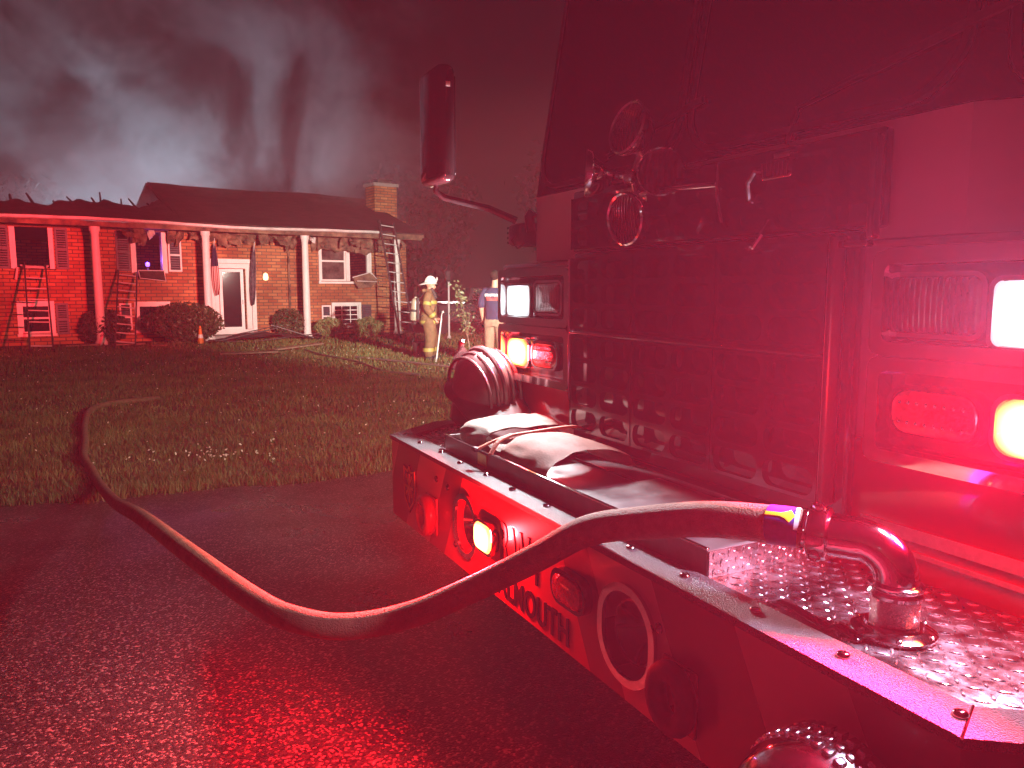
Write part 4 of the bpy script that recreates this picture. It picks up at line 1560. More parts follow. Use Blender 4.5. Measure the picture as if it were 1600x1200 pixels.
pane_on((0.80, 0, 1.832), (-0.80, 0, 1.832), (0.80, -0.15, 2.72), 0.735, 0.82, 0.11, 0.40)
pane_on((0.80, 0, 1.832), (-0.80, 0, 1.832), (0.80, -0.15, 2.72), 0.735, 0.82, 0.11, 1.20)
pane_on((1.09, -0.26, 1.832), (0.80, 0, 1.832), (1.02, -0.38, 2.72), 0.24, 0.80, 0.05, 0.205)
pane_on((-0.80, 0, 1.832), (-1.09, -0.26, 1.832), (-0.78, -0.15, 2.72), 0.24, 0.80, 0.05, 0.185)
MB().tube([(1.095, -0.262, 1.62), (1.095, -0.262, 1.83), (1.028, -0.385, 2.72)], 0.012, n=8).build('pillar_trim', 'chrome', gh)
# white reflective chevron panels on the cowl corner
for k in range(3):
    a = 0.18 + k * 0.27
    p0 = Vector((0.80, 0.0, 0)).lerp(Vector((1.09, -0.26, 0)), a); p1 = Vector((0.80, 0.0, 0)).lerp(Vector((1.09, -0.26, 0)), a + 0.16)
    off = Vector((0.26, 0.29, 0)).normalized() * 0.003
    q = [p0 + off + Vector((0, 0, 1.61)), p1 + off + Vector((0, 0, 1.61)), p1 + off * 1 + Vector((0.012, -0.01, 1.82)), p0 + off + Vector((0.012, -0.01, 1.82))]
    MB().add([tuple(v) for v in q] + [tuple(v + off * .5) for v in q], [(0, 1, 2, 3), (7, 6, 5, 4), (0, 4, 5, 1), (1, 5, 6, 2), (2, 6, 7, 3), (3, 7, 4, 0)]).build('reflective_stripe', 'silver_film', cowl, smooth=False)
# pin stripes on the red front
for z, h in ((1.022, 0.026), (0.985, 0.010), (1.168, 0.020)):
    for a, b in ((0.52, 1.05), (-1.15, -0.62)):
        MB().box(a, b, 0.0005, 0.0035, z - h / 2, z + h / 2).build('pin_stripe', 'silver_film', truck, smooth=False)

# ---- grille
sur = MB().box(-0.60, 0.49, 0.001, 0.03, 1.0, 1.62, bev=0.008).box(-0.65, 0.50, 0.001, 0.032, 1.622, 1.815, bev=0.01).build('grille_surround', 'black_gloss', truck)
MB().box(-0.652, -0.636, 0.033, 0.06, 1.60, 1.80, bev=0.006).build('grille_edge', 'dark_chrome', sur)
MB().box(-0.575, -0.560, 0.031, 0.072, 1.045, 1.612, bev=0.006).build('grille_edge', 'black_plastic', sur)
MB().box(-0.64, -0.56, 0.033, 0.058, 1.585, 1.598, bev=0.004).build('grille_edge', 'dark_chrome', sur)
secs = [(0.450, 0.118), (0.112, -0.222), (-0.228, -0.556)]
rows = [(1.050, 1.355, 4), (1.375, 1.600, 3), (1.628, 1.785, 2)]
for u1, u0 in secs:
    for z0, z1, nr in rows:
        m = MB()
        cw, chh = (u1 - u0) / 2, (z1 - z0) / nr
        for i in range(2):
            for j in range(nr):
                hole_cell(m, u0 + cw * (i + .5), z0 + chh * (j + .5), cw, chh, cw - 0.018, chh - 0.016, 0.026, 0.048, 0.066)
        m.box(u0 - .0005, u0 + .0015, 0.046, 0.067, z0, z1).box(u1 - .0015, u1 + .0005, 0.046, 0.067, z0, z1)
        m.build('grille_panel', 'dark_chrome', sur, angle=30)
MB().box(-0.556, 0.452, 0.045, 0.070, 1.3600, 1.3700, bev=0.003).build('grille_bar', 'dark_chrome', sur)
MB().tube([(0.46, 0.05, 1.06), (0.462, 0.062, 1.2), (0.462, 0.062, 1.6)], 0.006, n=8).build('grille_trim', 'chrome', sur)
MB().tube([(0.10, 0.075, 1.757), (0.02, 0.085, 1.760), (-0.10, 0.09, 1.756), (-0.24, 0.085, 1.748)], 0.0075, n=10).build('grab_rail', 'chrome', truck)
# pump-panel style apron under the grille
MB().box(-0.56, 0.45, 0.002, 0.045, 0.945, 0.998, bev=0.006).build('lower_apron', 'dark_chrome', truck)


# ---- lamps
lens_mat('headlamp_glow', (0.86, 0.97, 1.0), 9.0, 0.9, (0.085, 0.055))
lens_mat('flasher_glow', (1.0, 0.20, 0.04), 42.0, 1.6, (0.080, 0.050))
lens_mat('bumper_flasher_glow', (1.0, 0.20, 0.04), 42.0, 1.4, (0.060, 0.045))


def lamp(name, parent, u, f, z, w, h, r, material, rim='chrome', depth=0.018, dots=None):
    M = UPRIGHT
    o = MB()
    n = 6
    levels = [(1.0, 0.0), (0.98, depth * 0.6), (0.92, depth * 0.9), (0.75, depth), (0.3, depth * 1.1)]
    vs, fs = [], []
    for s, d in levels:
        for x, y in rrect(w, h, r, n):
            vs.append(tuple(M @ Vector((x * s, y * s, d))))
    N = 4 * n
    for l in range(len(levels) - 1):
        for k in range(N):
            fs.append((l * N + k, l * N + (k + 1) % N, (l + 1) * N + (k + 1) % N, (l + 1) * N + k))
    fs.append(tuple((len(levels) - 1) * N + k for k in range(N)))
    o = MB().add(vs, fs).build(name, material, parent, angle=50)
    o.location = (u, f, z)
    rg = MB().ring(rrect(w + .018, h + .018, r + .006, n), rrect(w + .001, h + .001, r, n), 0.0, depth * 0.75, M).build('lamp_rim', rim, o)
    if dots:
        d0 = MB().lathe([(0.0036, 0), (0.0036, 0.002), (0.002, 0.0036)], 8, UPRIGHT).build('diode', 'chrome', o)
        first = True
        for j in range(2):
            for i in range(8):
                p = ((i / 7 - .5) * w * 0.72, depth * 1.02, (0.22 if j else -0.22) * h)
                if first: d0.location = p; first = False
                else: copy_to(d0, o, p)
    return o


def bezel(s, uc, u_head, u_fog, u_fl, u_in):
    M = Matrix.Translation((uc, 0, 0)) @ UPRIGHT
    fr = MB()
    for zc, h in ((1.475, 0.200), (1.268, 0.206)):
        fr.ring(rrect(0.525, h, 0.022, 6, 0, zc), rrect(0.470, h - .052, 0.016, 6, 0, zc), 0.001, 0.052, M)
        fr.ring(rrect(0.545, h + .016, 0.028, 6, 0, zc), rrect(0.5251, h + .0001, 0.0221, 6, 0, zc), 0.001, 0.02, M)
    b = fr.build('lamp_bezel', 'chrome', truck, angle=35)
    bk = MB()
    for zc, h in ((1.475, 0.200), (1.268, 0.206)):
        bk.prism(rrect(0.468, h - .054, 0.016, 6, 0, zc), 0.001, 0.012, M)
    bk.build('bezel_backing', 'dark_chrome', b, smooth=False)
    lamp('headlamp', b, u_head, 0.016, 1.460, 0.180, 0.112, 0.016, 'headlamp_glow')
    lamp('fog_lamp', b, u_fog, 0.016, 1.472, 0.185, 0.105, 0.02, 'lamp_glass')
    lamp('flasher', b, u_fl, 0.016, 1.268, 0.165, 0.098, 0.03, 'flasher_glow')
    lamp('flasher', b, u_in, 0.016, 1.268, 0.175, 0.086, 0.036, 'red_lens', 'dark_chrome', dots=True)
    return b


LAMPS = {1: (0.752, 0.890, 0.670, 0.893, 0.692), -1: (-0.915, -0.968, -0.765, -0.978, -0.780)}
for s in (1, -1):
    bezel(s, *LAMPS[s])
# bumper flashers
FZ = 0.80
fl = lamp('flasher', bump, 0.245, 0.452, FZ, 0.105, 0.078, 0.026, 'bumper_flasher_glow', depth=0.034)
f2 = lamp('flasher', bump, -0.215, 0.452, FZ + .005, 0.135, 0.07, 0.033, 'red_lens', 'dark_chrome', depth=0.03)

# ---- marks on the bumper
TM = lambda u, z: Matrix.Translation((u, 0.4525, z)) @ UPRIGHT
text_part('lettering', 'FALMOUTH', 0.098, 'lettering', bump, TM(0.02, 0.683), 0.0015, 0.002, 0.80, 1.05)
text_part('lettering', 'R', 0.16, 'lettering', bump, TM(0.155, 0.80), 0.0015, 0.002, 0.6)
text_part('lettering', 'W', 0.16, 'lettering', bump, TM(0.06, 0.80), 0.0015, 0.002, 0.6)
text_part('lettering', '1', 0.16, 'lettering', bump, TM(-0.03, 0.80), 0.0015, 0.002, 0.6)
sh = [(0.0, -0.095), (0.05, -0.05), (0.066, 0.02), (0.062, 0.075), (0.02, 0.065), (0, 0.085), (-0.02, 0.065), (-0.062, 0.075), (-0.066, 0.02), (-0.05, -0.05)]
cr = MB().prism(sh, 0.0005, 0.004, TM(0.925, 0.785)).build('crest', 'lettering', bump, smooth=False)
cm = MB()
cm.ring([(x * .93, y * .93) for x, y in sh], [(x * .84, y * .84) for x, y in sh], 0.004, 0.0055, TM(0.925, 0.785))
for a, b in (((-.03, -.03), (.03, .045)), ((.03, -.03), (-.03, .045)), ((0, -.055), (0, .05)), ((-.04, .0), (.04, .0))):
    A, B = Vector(a), Vector(b)
    d = (B - A).normalized(); nn = Vector((-d.y, d.x)) * 0.0045
    cm.prism([tuple(A - nn), tuple(B - nn), tuple(B + nn), tuple(A + nn)], 0.004, 0.0058, TM(0.925, 0.785))
cm.build('crest_emblem', 'gold_badge', cr, smooth=False)
# tow eyes
for u, z in ((0.70, 0.745), (-0.60, 0.735)):
    pts = [(u + 0.045 * math.cos(t), 0.478, z + 0.052 * math.sin(t)) for t in [2 * math.pi * k / 24 for k in range(25)]]
    o = MB().tube(pts, 0.021, n=12, cap=False).build('tow_eye', 'bumper_paint' if u > 0 else 'black_rubber', bump)
    MB().box(u - 0.05, u + 0.05, 0.452, 0.460, z - 0.065, z + 0.065, bev=0.004).build('tow_plate', 'bumper_paint', o)
for u, z in ((0.56, 0.87), (-0.53, 0.84), (0.50, 0.70), (0.66, 0.875)):
    MB().lathe([(0.011, 0), (0.011, 0.003), (0.006, 0.006), (0, 0.0065)], 14, TM(u, z)).build('bolt', 'dark_chrome', bump)

# ---- siren on the bumper front
si = MB()
SM = Matrix.Translation((-0.985, 0.4515, 0.750)) @ UPRIGHT @ Matrix.Diagonal((1.38, 1.38, 1.1, 1))
si.lathe([(0.075, 0.001), (0.086, 0.012), (0.090, 0.03), (0.090, 0.07), (0.086, 0.10), (0.076, 0.125), (0.066, 0.134)], 48, SM, cap=False)
sir = si.build('siren', 'chrome', truck)
for k in range(40):
    a = 2 * math.pi * k / 40
    for h in (0.030, 0.052, 0.074):
        M = SM @ Matrix.Rotation(a, 4, 'Z') @ Matrix.Translation((0.0905, 0, h))
        MB().box(-0.002, 0.0025, -0.0045, 0.0045, -0.008, 0.008, bev=0.0012, M=M).build('siren_fin', 'chrome', sir)
MB().lathe([(0.066, 0.1335), (0.055, 0.126), (0.03, 0.118), (0.015, 0.122), (0.0, 0.124)], 32, SM).build('siren_grille', 'dark_chrome', sir)

# ---- cluster of round lamps on the cab front
cl = MB().tube([(0.10, 0.033, 1.80), (0.10, 0.10, 1.81)], 0.022, n=12).build('lamp_cluster', 'chrome', truck)
for u, z, r, f, ax in ((0.235, 1.835, 0.068, 0.13, (0.55, 0.85, 0.05)), (0.055, 1.925, 0.072, 0.125, (-0.05, 0.95, 0.25)), (0.045, 1.690, 0.070, 0.135, (-0.1, 0.95, -0.1)), (-0.030, 1.805, 0.062, 0.085, (-0.65, 0.72, 0.0))):
    A = Vector(ax).normalized()
    M = Matrix.Translation((u, f, z)) @ A.to_track_quat('Z', 'Y').to_matrix().to_4x4()
    h = MB().lathe([(r * .25, -0.062), (r * .5, -0.055), (r * .8, -0.032), (r * .98, -0.006), (r * 1.02, 0.0), (r * 1.02, 0.014), (r * .96, 0.018), (r * .90, 0.014), (r * .89, 0.006)], 32, M, cap=False).build('lamp_head', 'chrome', cl)
    MB().lathe([(r * .89, 0.006), (r * .6, 0.011), (r * .3, 0.013), (0, 0.0135)], 32, M).build('lens', 'lamp_glass', h)
    p = Vector((u, f, z)) - A * 0.055
    MB().tube([(0.10, 0.08, 1.81), tuple(p)], 0.011, n=8).build('lamp_arm', 'chrome', h)

# rectangular work lamp on a bracket, thin rod, chrome handle
wl = MB().box(-0.488, -0.405, 0.075, 0.11, 1.733, 1.775, bev=0.008).build('work_lamp', 'dark_chrome', truck)
MB().box(-0.482, -0.411, 0.1105, 0.114, 1.739, 1.769).build('lens', 'lamp_glass', wl, smooth=False)
MB().tube([(-0.40, 0.085, 1.755), (-0.37, 0.09, 1.762), (-0.345, 0.085, 1.74), (-0.335, 0.07, 1.705), (-0.335, 0.034, 1.69)], 0.007, n=8).build('bracket', 'chrome', wl)
MB().box(-0.475, -0.43, 0.07, 0.10, 1.776, 1.79, bev=0.003).build('lamp_clamp', 'chrome', wl)
MB().tube([(-0.245, 0.07, 1.66), (-0.243, 0.085, 1.72), (-0.243, 0.085, 1.80)], 0.004, n=8).build('antenna_rod', 'chrome', truck)
MB().tube([(-0.33, 0.068, 1.60), (-0.35, 0.09, 1.592), (-0.385, 0.10, 1.594), (-0.40, 0.095, 1.62), (-0.395, 0.068, 1.65)], 0.007, n=8).build('grille_handle', 'chrome', truck)
# wipers
for s, c in ((1, 0.42), (-1, -0.38)):
    w = MB().tube([(c, 0.01, 1.825), (c - 0.02, -0.0, 1.90), (c - 0.30, -0.012, 1.955)], 0.006, n=6).build('wiper', 'black_plastic', truck)
    MB().box(-0.30, 0.12, -0.006, 0.006, -0.008, 0.008, M=Matrix.Translation((c - 0.2, -0.008, 1.937)) @ Matrix.Rotation(R(10), 4, 'Y')).build('wiper_blade', 'black_rubber', w, smooth=False)

# ---- mirror on the far corner
mh = MB().box(0.900, 1.100, 0.268, 0.338, 1.880, 2.285, bev=0.026).build('mirror', 'black_gloss', truck)
MB().box(0.925, 1.075, 0.2605, 0.2675, 1.915, 2.25, bev=0.003).build('mirror_glass', 'windscreen', mh)
MB().box(0.8975, 0.8995, 0.292, 0.308, 2.205, 2.222, bev=0.0008).build('marker', 'silver_film', mh)
MB().tube([(1.02, 0.30, 1.89), (1.025, 0.30, 1.86), (1.015, 0.27, 1.838), (0.95, 0.12, 1.80), (0.90, 0.03, 1.755)], [.010, .011, .012, .013, .014], n=12).build('mirror_arm', 'black_gloss', mh)
MB().box(0.83, 0.94, -0.05, 0.05, 1.66, 1.745, bev=0.02).build('mirror_base', 'black_plastic', mh)
for k in range(4):
    MB().box(0.942, 0.947, -0.04, 0.045, 1.672 + k * .018, 1.68 + k * .018).build('base_rib', 'dark_chrome', mh, smooth=False)
MB().tube([(0.87, 0.052, 1.70), (0.85, 0.075, 1.68), (0.835, 0.06, 1.65), (0.83, 0.03, 1.67)], 0.004, n=6).build('mirror_cable', 'black_rubber', mh)
MB().tube([(0.80, 0.02, 1.71), (0.80, 0.03, 1.76), (0.79, 0.02, 1.78)], 0.02, n=8).build('hinge', 'black_plastic', truck)

# ---- roof light bar and scene light (above the frame)
rb_ = MB().box(-1.12, 1.12, -7.5, -1.95, 0.55, 2.6, bev=0.03).build('rear_body', 'red_paint', truck)
lb = MB().box(-0.85, 0.85, -3.15, -2.87, 2.601, 2.64, bev=0.01).build('light_bar', 'black_plastic', rb_)
for k in range(6):
    u = -0.70 + 0.28 * k
    MB().box(u - 0.125, u + 0.125, -3.13, -2.89, 2.6405, 2.75, bev=0.02).build('light_module', 'bar_red_glow', lb)
for f in (-3.65, -4.25):
    sl = MB().box(0.80, 0.97, f - .15, f + .15, 2.74, 2.92, bev=0.015).build('scene_light', 'black_plastic', rb_)
    MB().box(0.972, 0.977, f - .135, f + .135, 2.755, 2.905).build('lens', 'bar_white_glow', sl, smooth=False)
    MB().box(0.86, 0.90, f - .02, f + .02, 2.602, 2.739).build('post', 'black_plastic', sl, smooth=False)
# wheels and rear body so that the engine stands on the driveway
for s in (-1, 1):
    M = Matrix.Translation((s * 0.93, -1.35, 0.52)) @ Matrix.Rotation(R(90), 4, 'Y')
    t = MB().lathe([(0.28, -0.14), (0.50, -0.14), (0.52, -0.10), (0.52, 0.10), (0.50, 0.14), (0.28, 0.14)], 32, M).build('wheel', 'tire', truck)
    MB().lathe([(0.05, -0.12), (0.25, -0.10), (0.279, -0.13), (0.279, 0.13), (0.25, 0.10), (0.05, 0.12)], 24, M).build('rim', 'chrome', t)
for s in (-1, 1):
    M = Matrix.Translation((s * 0.93, -5.6, 0.52)) @ Matrix.Rotation(R(90), 4, 'Y')
    t = MB().lathe([(0.28, -0.14), (0.50, -0.14), (0.52, -0.10), (0.52, 0.10), (0.50, 0.14), (0.28, 0.14)], 32, M).build('wheel', 'tire', truck)

# lamps' own light
WHITE = (0.90, 0.97, 1.0)
RED = (1.0, 0.03, 0.05)
for s in (1, -1):
    uh, ufl = LAMPS[s][1], LAMPS[s][3]
    if s > 0:
        light('headlamp_light', 'SPOT', (uh, 0.050, 1.460), (uh, 2.0, 1.1), HEAD_W, WHITE, truck, 0.045, 174, 0.15)
    else:
        # bright main beam and the weaker spill that falls on the deck below the lamp
        light('headlamp_light', 'SPOT', (uh, 0.050, 1.460), (uh, 2.0, 1.62), HEAD_W * 3.9, (0.60, 0.40, 1.0), truck, 0.045, 104, 0.5)
        light('headlamp_light', 'SPOT', (uh, 0.052, 1.455), (uh, 2.0, 1.2), HEAD_W * 0.7, (0.70, 0.68, 1.0), truck, 0.045, 174, 0.3)
    light('flasher_light', 'SPOT', (ufl, 0.048, 1.268), (ufl, 2.0, 1.75), FLASH_W * (0.18 if s > 0 else 1.0), (1.0, 0.004, 0.045), truck, 0.04, 122, 0.35)
for s in (1, -1):
    light('flasher_light', 'POINT', (LAMPS[s][3], 0.075, 1.262), None, 22, (1.0, 0.012, 0.02), truck, 0.03)
light('bumper_flasher_light', 'SPOT', (0.245, 0.50, FZ), (0.245, 2.0, 0.6), BFLASH_W, (1.0, 0.012, 0.02), truck, 0.035, 170, 0.5)
light('bumper_flasher_light', 'POINT', (0.245, 0.515, FZ), None, 34, (1.0, 0.010, 0.012), truck, 0.02)
for k, (tu, tf, pw) in enumerate(((21.3, 4.6, 1.0), (22.2, 1.0, 0.9), (22.8, -2.8, 0.45))):
    light('light_bar_lamp', 'SPOT', (0.98, -3.01, 2.72), (tu, tf, 2.7), BAR_W * pw, RED, truck, 0.10, 19, 0.6)
light('scene_light_lamp', 'SPOT', (1.02, -3.65, 2.83), (23.7, -5.5, 2.2), SCENE_W, (1.0, 0.92, 0.80), truck, 0.07, 36, 1.0)
light('scene_light_lamp', 'SPOT', (1.02, -4.25, 2.83), (9.5, 0.0, 0.0), LAWN_W, (1.0, 0.86, 0.66), truck, 0.07, 95, 1.0)
# ------------------------------------------------------------------ hose from the elbow to the lawn
hs = empty('supply_hose', tw(-0.78, 0.31, 1.086) * 1.0)
tag(hs, 'charged tan fire hose arching from the chrome elbow over the driveway to the lawn', 'fire hose')
h_loc = Vector(hs.location)
e_w = tw(*(e_end + ed * 0.012))
HP = [e_w, tw(-0.73, 0.352, 1.090), tw(-0.60, 0.398, 1.072), tw(-0.44, 0.436, 1.026), tw(-0.29, 0.472, 0.970), tw(-0.127, 0.512, 0.862), tw(0.048, 0.600, 0.738),
      tw(0.142, 0.735, 0.660), tw(0.215, 0.884, 0.630), tw(0.328, 0.993, 0.628), tw(0.53, 1.06, 0.615), tw(1.101, 1.186, 0.590), tw(2.012, 1.327, 0.50),
      Vector((-2.35, 4.42, 0.26)), Vector((-3.12, 5.66, 0.058)), Vector((-3.42, 6.12, 0.045)), Vector((-3.75, 6.6, 0.045)), Vector((-4.1, 7.25, 0.045)), Vector((-4.65, 8.24, 0.045)), Vector((-5.12, 9.2, 0.045)), Vector((-5.22, 9.75, 0.04)), Vector((-5.08, 10.15, 0.03)), Vector((-4.85, 10.45, 0.02))]
P = [p - h_loc for p in spline(HP, 14)]
HR = 0.034
hose_o = MB().tube(P, HR, n=24).build('jacket', 'hose_jacket', hs)
# lighter woven line along the hose, coupling and printed band
def along(i0, i1, r, name, material, parent=hs):
    return MB().tube(P[i0:i1], r, n=24).build(name, material, parent)


cp = along(0, 7, [0.040, 0.0405, 0.0405, 0.0395, 0.0395, 0.038, 0.0362], 'coupling', 'worn_chrome')
along(7, 9, [0.0372, 0.0372], 'coupling_sleeve', 'worn_chrome')
bd = along(9, 17, 0.0350, 'printed_band', 'blue_band')


def hose_patch(name, i0, i1, a0, a1, r, material, taper=None, parent=None):
    """patch wrapped on the hose skin between two stations and two angles about the hose"""
    vs, fs = [], []
    K = 8
    for i in range(i0, i1 + 1):
        t = (P[i + 1] - P[i - 1]).normalized()
        up = Vector((0, 0, 1)); up = (up - up.dot(t) * t).normalized(); sd = t.cross(up)
        w = 1.0 if taper is None else taper[i - i0]
        for k in range(K + 1):
            a = R((a0 + a1) / 2 + (a1 - a0) / 2 * w * (2 * k / K - 1))
            vs.append(P[i] + (up * math.cos(a) + sd * math.sin(a)) * r)
    for i in range(i1 - i0):
        for k in range(K):
            fs.append((i * (K + 1) + k, i * (K + 1) + k + 1, (i + 1) * (K + 1) + k + 1, (i + 1) * (K + 1) + k))
    return MB().add([tuple(v) for v in vs], fs).build(name, material, parent or hs)


t_ = (P[12] - P[10]).normalized(); sgn = 1 if t_.cross(Vector((0, 0, 1))).dot(Vector((0, -1, 0))) > 0 else -1
hose_patch('arrow', 10, 16, sgn * 20, sgn * 62, 0.0356, 'yellow_film', [0.05, 1.0, 0.55, 0.28, 0.28, 0.28, 0.28], bd)
hose_patch('ring_mark', 9, 10, -80, 80, 0.0354, 'shirt_white', None, bd)

# ------------------------------------------------------------------ helmet resting on the bumper
hm = empty('fire_helmet', tw(1.00, 0.12, 0.95))
tag(hm, 'glossy dark red fire helmet with a wide brim resting on the bumper end', 'helmet')
# helmet frame: +x = front of the helmet, +z = crown. set down on its long rear brim, back to the camera
bx = Vector((-0.20, 0.93, 0.0)); 


def helmet_parts(parent, Mh, shell_mat, brim_mat, ridge_mat, scale=1.0):
    n, mm = 40, 12
    vs, fs = [], []
    for i in range(mm + 1):
        a = math.pi / 2 * i / mm
        for k in range(n):
            b = 2 * math.pi * k / n
            r = math.cos(a) ** 0.8
            ridge = 1 + 0.035 * max(0, math.cos(4 * b)) ** 6 * math.cos(a) ** 0.5
            vs.append((0.118 * r * math.cos(b) * ridge, 0.098 * r * math.sin(b) * ridge, 0.028 + 0.135 * math.sin(a) * (1 + 0.04 * max(0, math.cos(4 * b)) ** 6)))
    for i in range(mm):
        for k in range(n):
            fs.append((i * n + k, i * n + (k + 1) % n, (i + 1) * n + (k + 1) % n, (i + 1) * n + k))
    vs = [tuple(Mh @ (Vector(v) * scale)) for v in vs]
    s = MB().add(vs, fs).build('shell', shell_mat, parent)
    # brim: narrow in front, long and drooping behind
    vs, fs = [], []
    K = 7
    for k in range(n):
        b = 2 * math.pi * k / n
        back = max(0, -math.cos(b)) ** 1.5
        ext = 0.032 + 0.015 * max(0, math.cos(b)) ** 2 + 0.115 * back
        for j in range(K + 1):
            t = j / K
            rx, ry = 0.112 + ext * t, 0.092 + (ext * 0.72 + 0.004) * t
            z = 0.032 - (0.02 + 0.060 * back) * t ** 1.3 + 0.012 * max(0, t - 0.8)
            vs.append((rx * math.cos(b), ry * math.sin(b), z))
    for k in range(n):
        for j in range(K):
            a, c = k * (K + 1) + j, ((k + 1) % n) * (K + 1) + j
            fs.append((a, a + 1, c + 1, c))
    vs = [tuple(Mh @ (Vector(v) * scale)) for v in vs]
    b_ = MB().add(vs, fs).build('brim', brim_mat, parent)
    so = b_.modifiers.new('thick', 'SOLIDIFY'); so.thickness = 0.006 * scale
    # raised combs over the crown
    for off, h in ((0.0, 0.012), (0.030, 0.007), (-0.030, 0.007), (0.060, 0.006), (-0.060, 0.006)):
        pts = []
        for q in range(17):
            a = math.pi * q / 16
            pts.append(Mh @ (Vector((0.119 * math.cos(a), off, 0.030 + 0.137 * math.sin(a) * (1 - abs(off) * 2.2))) * scale))
        MB().tube(pts, h * scale, n=8).build('comb', ridge_mat, s)
    # front shield holder
    pts = [(0.12, 0, 0.06), (0.138, 0, 0.11), (0.135, 0, 0.15), (0.122, 0, 0.16)]
    MB().tube([Mh @ (Vector(p) * scale) for p in pts], [0.008 * scale, 0.012 * scale, 0.010 * scale, 0.006 * scale], n=8).build('badge_holder', ridge_mat, s)
    MB().prism([(-0.032, 0.0), (0.032, 0.0), (0.036, 0.045), (0.0, 0.085), (-0.036, 0.045)], 0, 0.006, Mh @ Matrix.Diagonal((scale, scale, scale, 1)) @ Matrix.Translation((0.135, 0, 0.055)) @ Matrix.Rotation(R(90), 4, 'Z') @ Matrix.Rotation(R(78), 4, 'X')).build('front_shield', shell_mat, s, smooth=False)
    return s


# back of the helmet faces the camera and droops; the crown leans towards the house
dirf = (TL * 0.95 + TF * 0.22)
ang = math.atan2(dirf.y, dirf.x)
Mh = Matrix.Translation((0, 0, 0.135)) @ Matrix.Rotation(ang, 4, 'Z') @ Matrix.Rotation(R(-16), 4, 'Y') @ Matrix.Rotation(R(-10), 4, 'X')
helmet_parts(hm, Mh, 'helmet_shell', 'helmet_shell', 'helmet_shell', 1.18)
# neck flap hanging under the brim
m = MB(); vs, fs = [], []
for j in range(7):
    for i in range(21):
        b = R(60 + 240 * i / 20)
        t = j / 6
        v = Mh @ Vector((0.122 * math.cos(b) * (1 + 0.14 * t), 0.110 * math.sin(b) * (1 + 0.12 * t), 0.02 - 0.10 * t))
        v.z = max(0.006, v.z)
        vs.append(tuple(v))
for j in range(6):
    for i in range(20):
        fs.append((j * 21 + i, j * 21 + i + 1, (j + 1) * 21 + i + 1, (j + 1) * 21 + i))
o = m.add(vs, fs).build('neck_flap', 'helmet_shell', hm)
so = o.modifiers.new('thick', 'SOLIDIFY'); so.thickness = 0.005

# ------------------------------------------------------------------ folded hose and cover in the well
def strip(name, label, cat, path, width, thick, u, material, group, wob=0.004, seed=0):
    """flat hose folded along the engine's length: path in (forward, up)"""
    e = empty(name, tw(u, 0.19, 0.938), R(90) + TA)
    tag(e, label, cat, group)
    pv = [Vector((0, a - 0.19, b - 0.938)) for a, b in path]
    pv = spline(pv, 7)
    vs, fs = [], []
    K = 9
    for i, p in enumerate(pv):
        t = (pv[min(i + 1, len(pv) - 1)] - pv[max(i - 1, 0)]).normalized()
        nn = Vector((0, -t.z, t.y))
        for k in range(K + 1):
            s = k / K - .5
            d = wob * mnoise.noise(Vector((s * 3 + seed, i * 0.3, seed)))
            vs.append(tuple(p + Vector((s * width, 0, 0)) + nn * (thick * (1 - (2 * s) ** 4) * .5 + d)))
        for k in range(K + 1):
            s = k / K - .5
            d = wob * mnoise.noise(Vector((s * 3 + seed, i * 0.3, seed)))
            vs.append(tuple(p + Vector((s * width, 0, 0)) - nn * (thick * (1 - (2 * s) ** 4) * .5 - d)))
    W = 2 * (K + 1)
    for i in range(len(pv) - 1):
        for k in range(K):
            fs.append((i * W + k, i * W + k + 1, (i + 1) * W + k + 1, (i + 1) * W + k))
            fs.append((i * W + K + 1 + k + 1, i * W + K + 1 + k, (i + 1) * W + K + 1 + k, (i + 1) * W + K + 1 + k + 1))
        fs.append((i * W, (i + 1) * W, (i + 1) * W + K + 1, i * W + K + 1))
        fs.append((i * W + K, i * W + 2 * K + 1, (i + 1) * W + 2 * K + 1, (i + 1) * W + K))
    for i in (0, len(pv) - 1):
        f = [i * W + k for k in range(K + 1)] + [i * W + 2 * K + 1 - k for k in range(K + 1)]
        fs.append(tuple(f if i == 0 else reversed(f)))
    MB().add(vs, fs).build('hose_fold', material, e)
    return e


FG = 'flat hose folded in the bumper well'
strip('folded_hose', 'thick cream canvas hose folded over in a loop beside the helmet', 'fire hose',
      [(0.05, 0.960), (0.18, 0.962), (0.27, 0.965), (0.315, 0.985), (0.318, 1.018), (0.285, 1.040), (0.20, 1.046), (0.10, 1.046), (0.04, 1.042)], 0.21, 0.030, 0.66, 'hose_canvas', FG, 0.006, 3)
strip('folded_hose', 'frayed cream hose end lying flat beneath the folded loop', 'fire hose',
      [(0.05, 0.962), (0.15, 0.972), (0.25, 0.985), (0.33, 0.998), (0.352, 0.999)], 0.085, 0.022, 0.49, 'hose_canvas', FG, 0.010, 9)
cv = strip('folded_hose', 'wide canvas hose, coloured as if red-lit, bowed over the well behind the bumper rim', 'fire hose',
      [(0.342, 0.975), (0.335, 1.005), (0.29, 1.040), (0.21, 1.055), (0.13, 1.045), (0.07, 1.02), (0.04, 0.985)], 0.30, 0.016, 0.26, 'hose_canvas_redlit', FG, 0.008, 5)
st_ = empty('strap', tw(0.44, 0.30, 0.99), R(90) + TA)
tag(st_, 'narrow orange webbing strap laid across the folded hose', 'strap')
for k, pth in enumerate(([(0.05, 0.08, 0.012), (0.02, 0.0, 0.048), (-0.02, -0.10, 0.066), (-0.03, -0.22, 0.072), (-0.035, -0.27, 0.055)], [(-0.02, 0.068, 0.006), (0.0, 0.03, 0.04), (0.01, -0.02, 0.055)])):
    MB().tube(spline([Vector(p) for p in pth], 6), 0.009, n=8, flat=0.55).build('webbing', 'strap_web', st_)
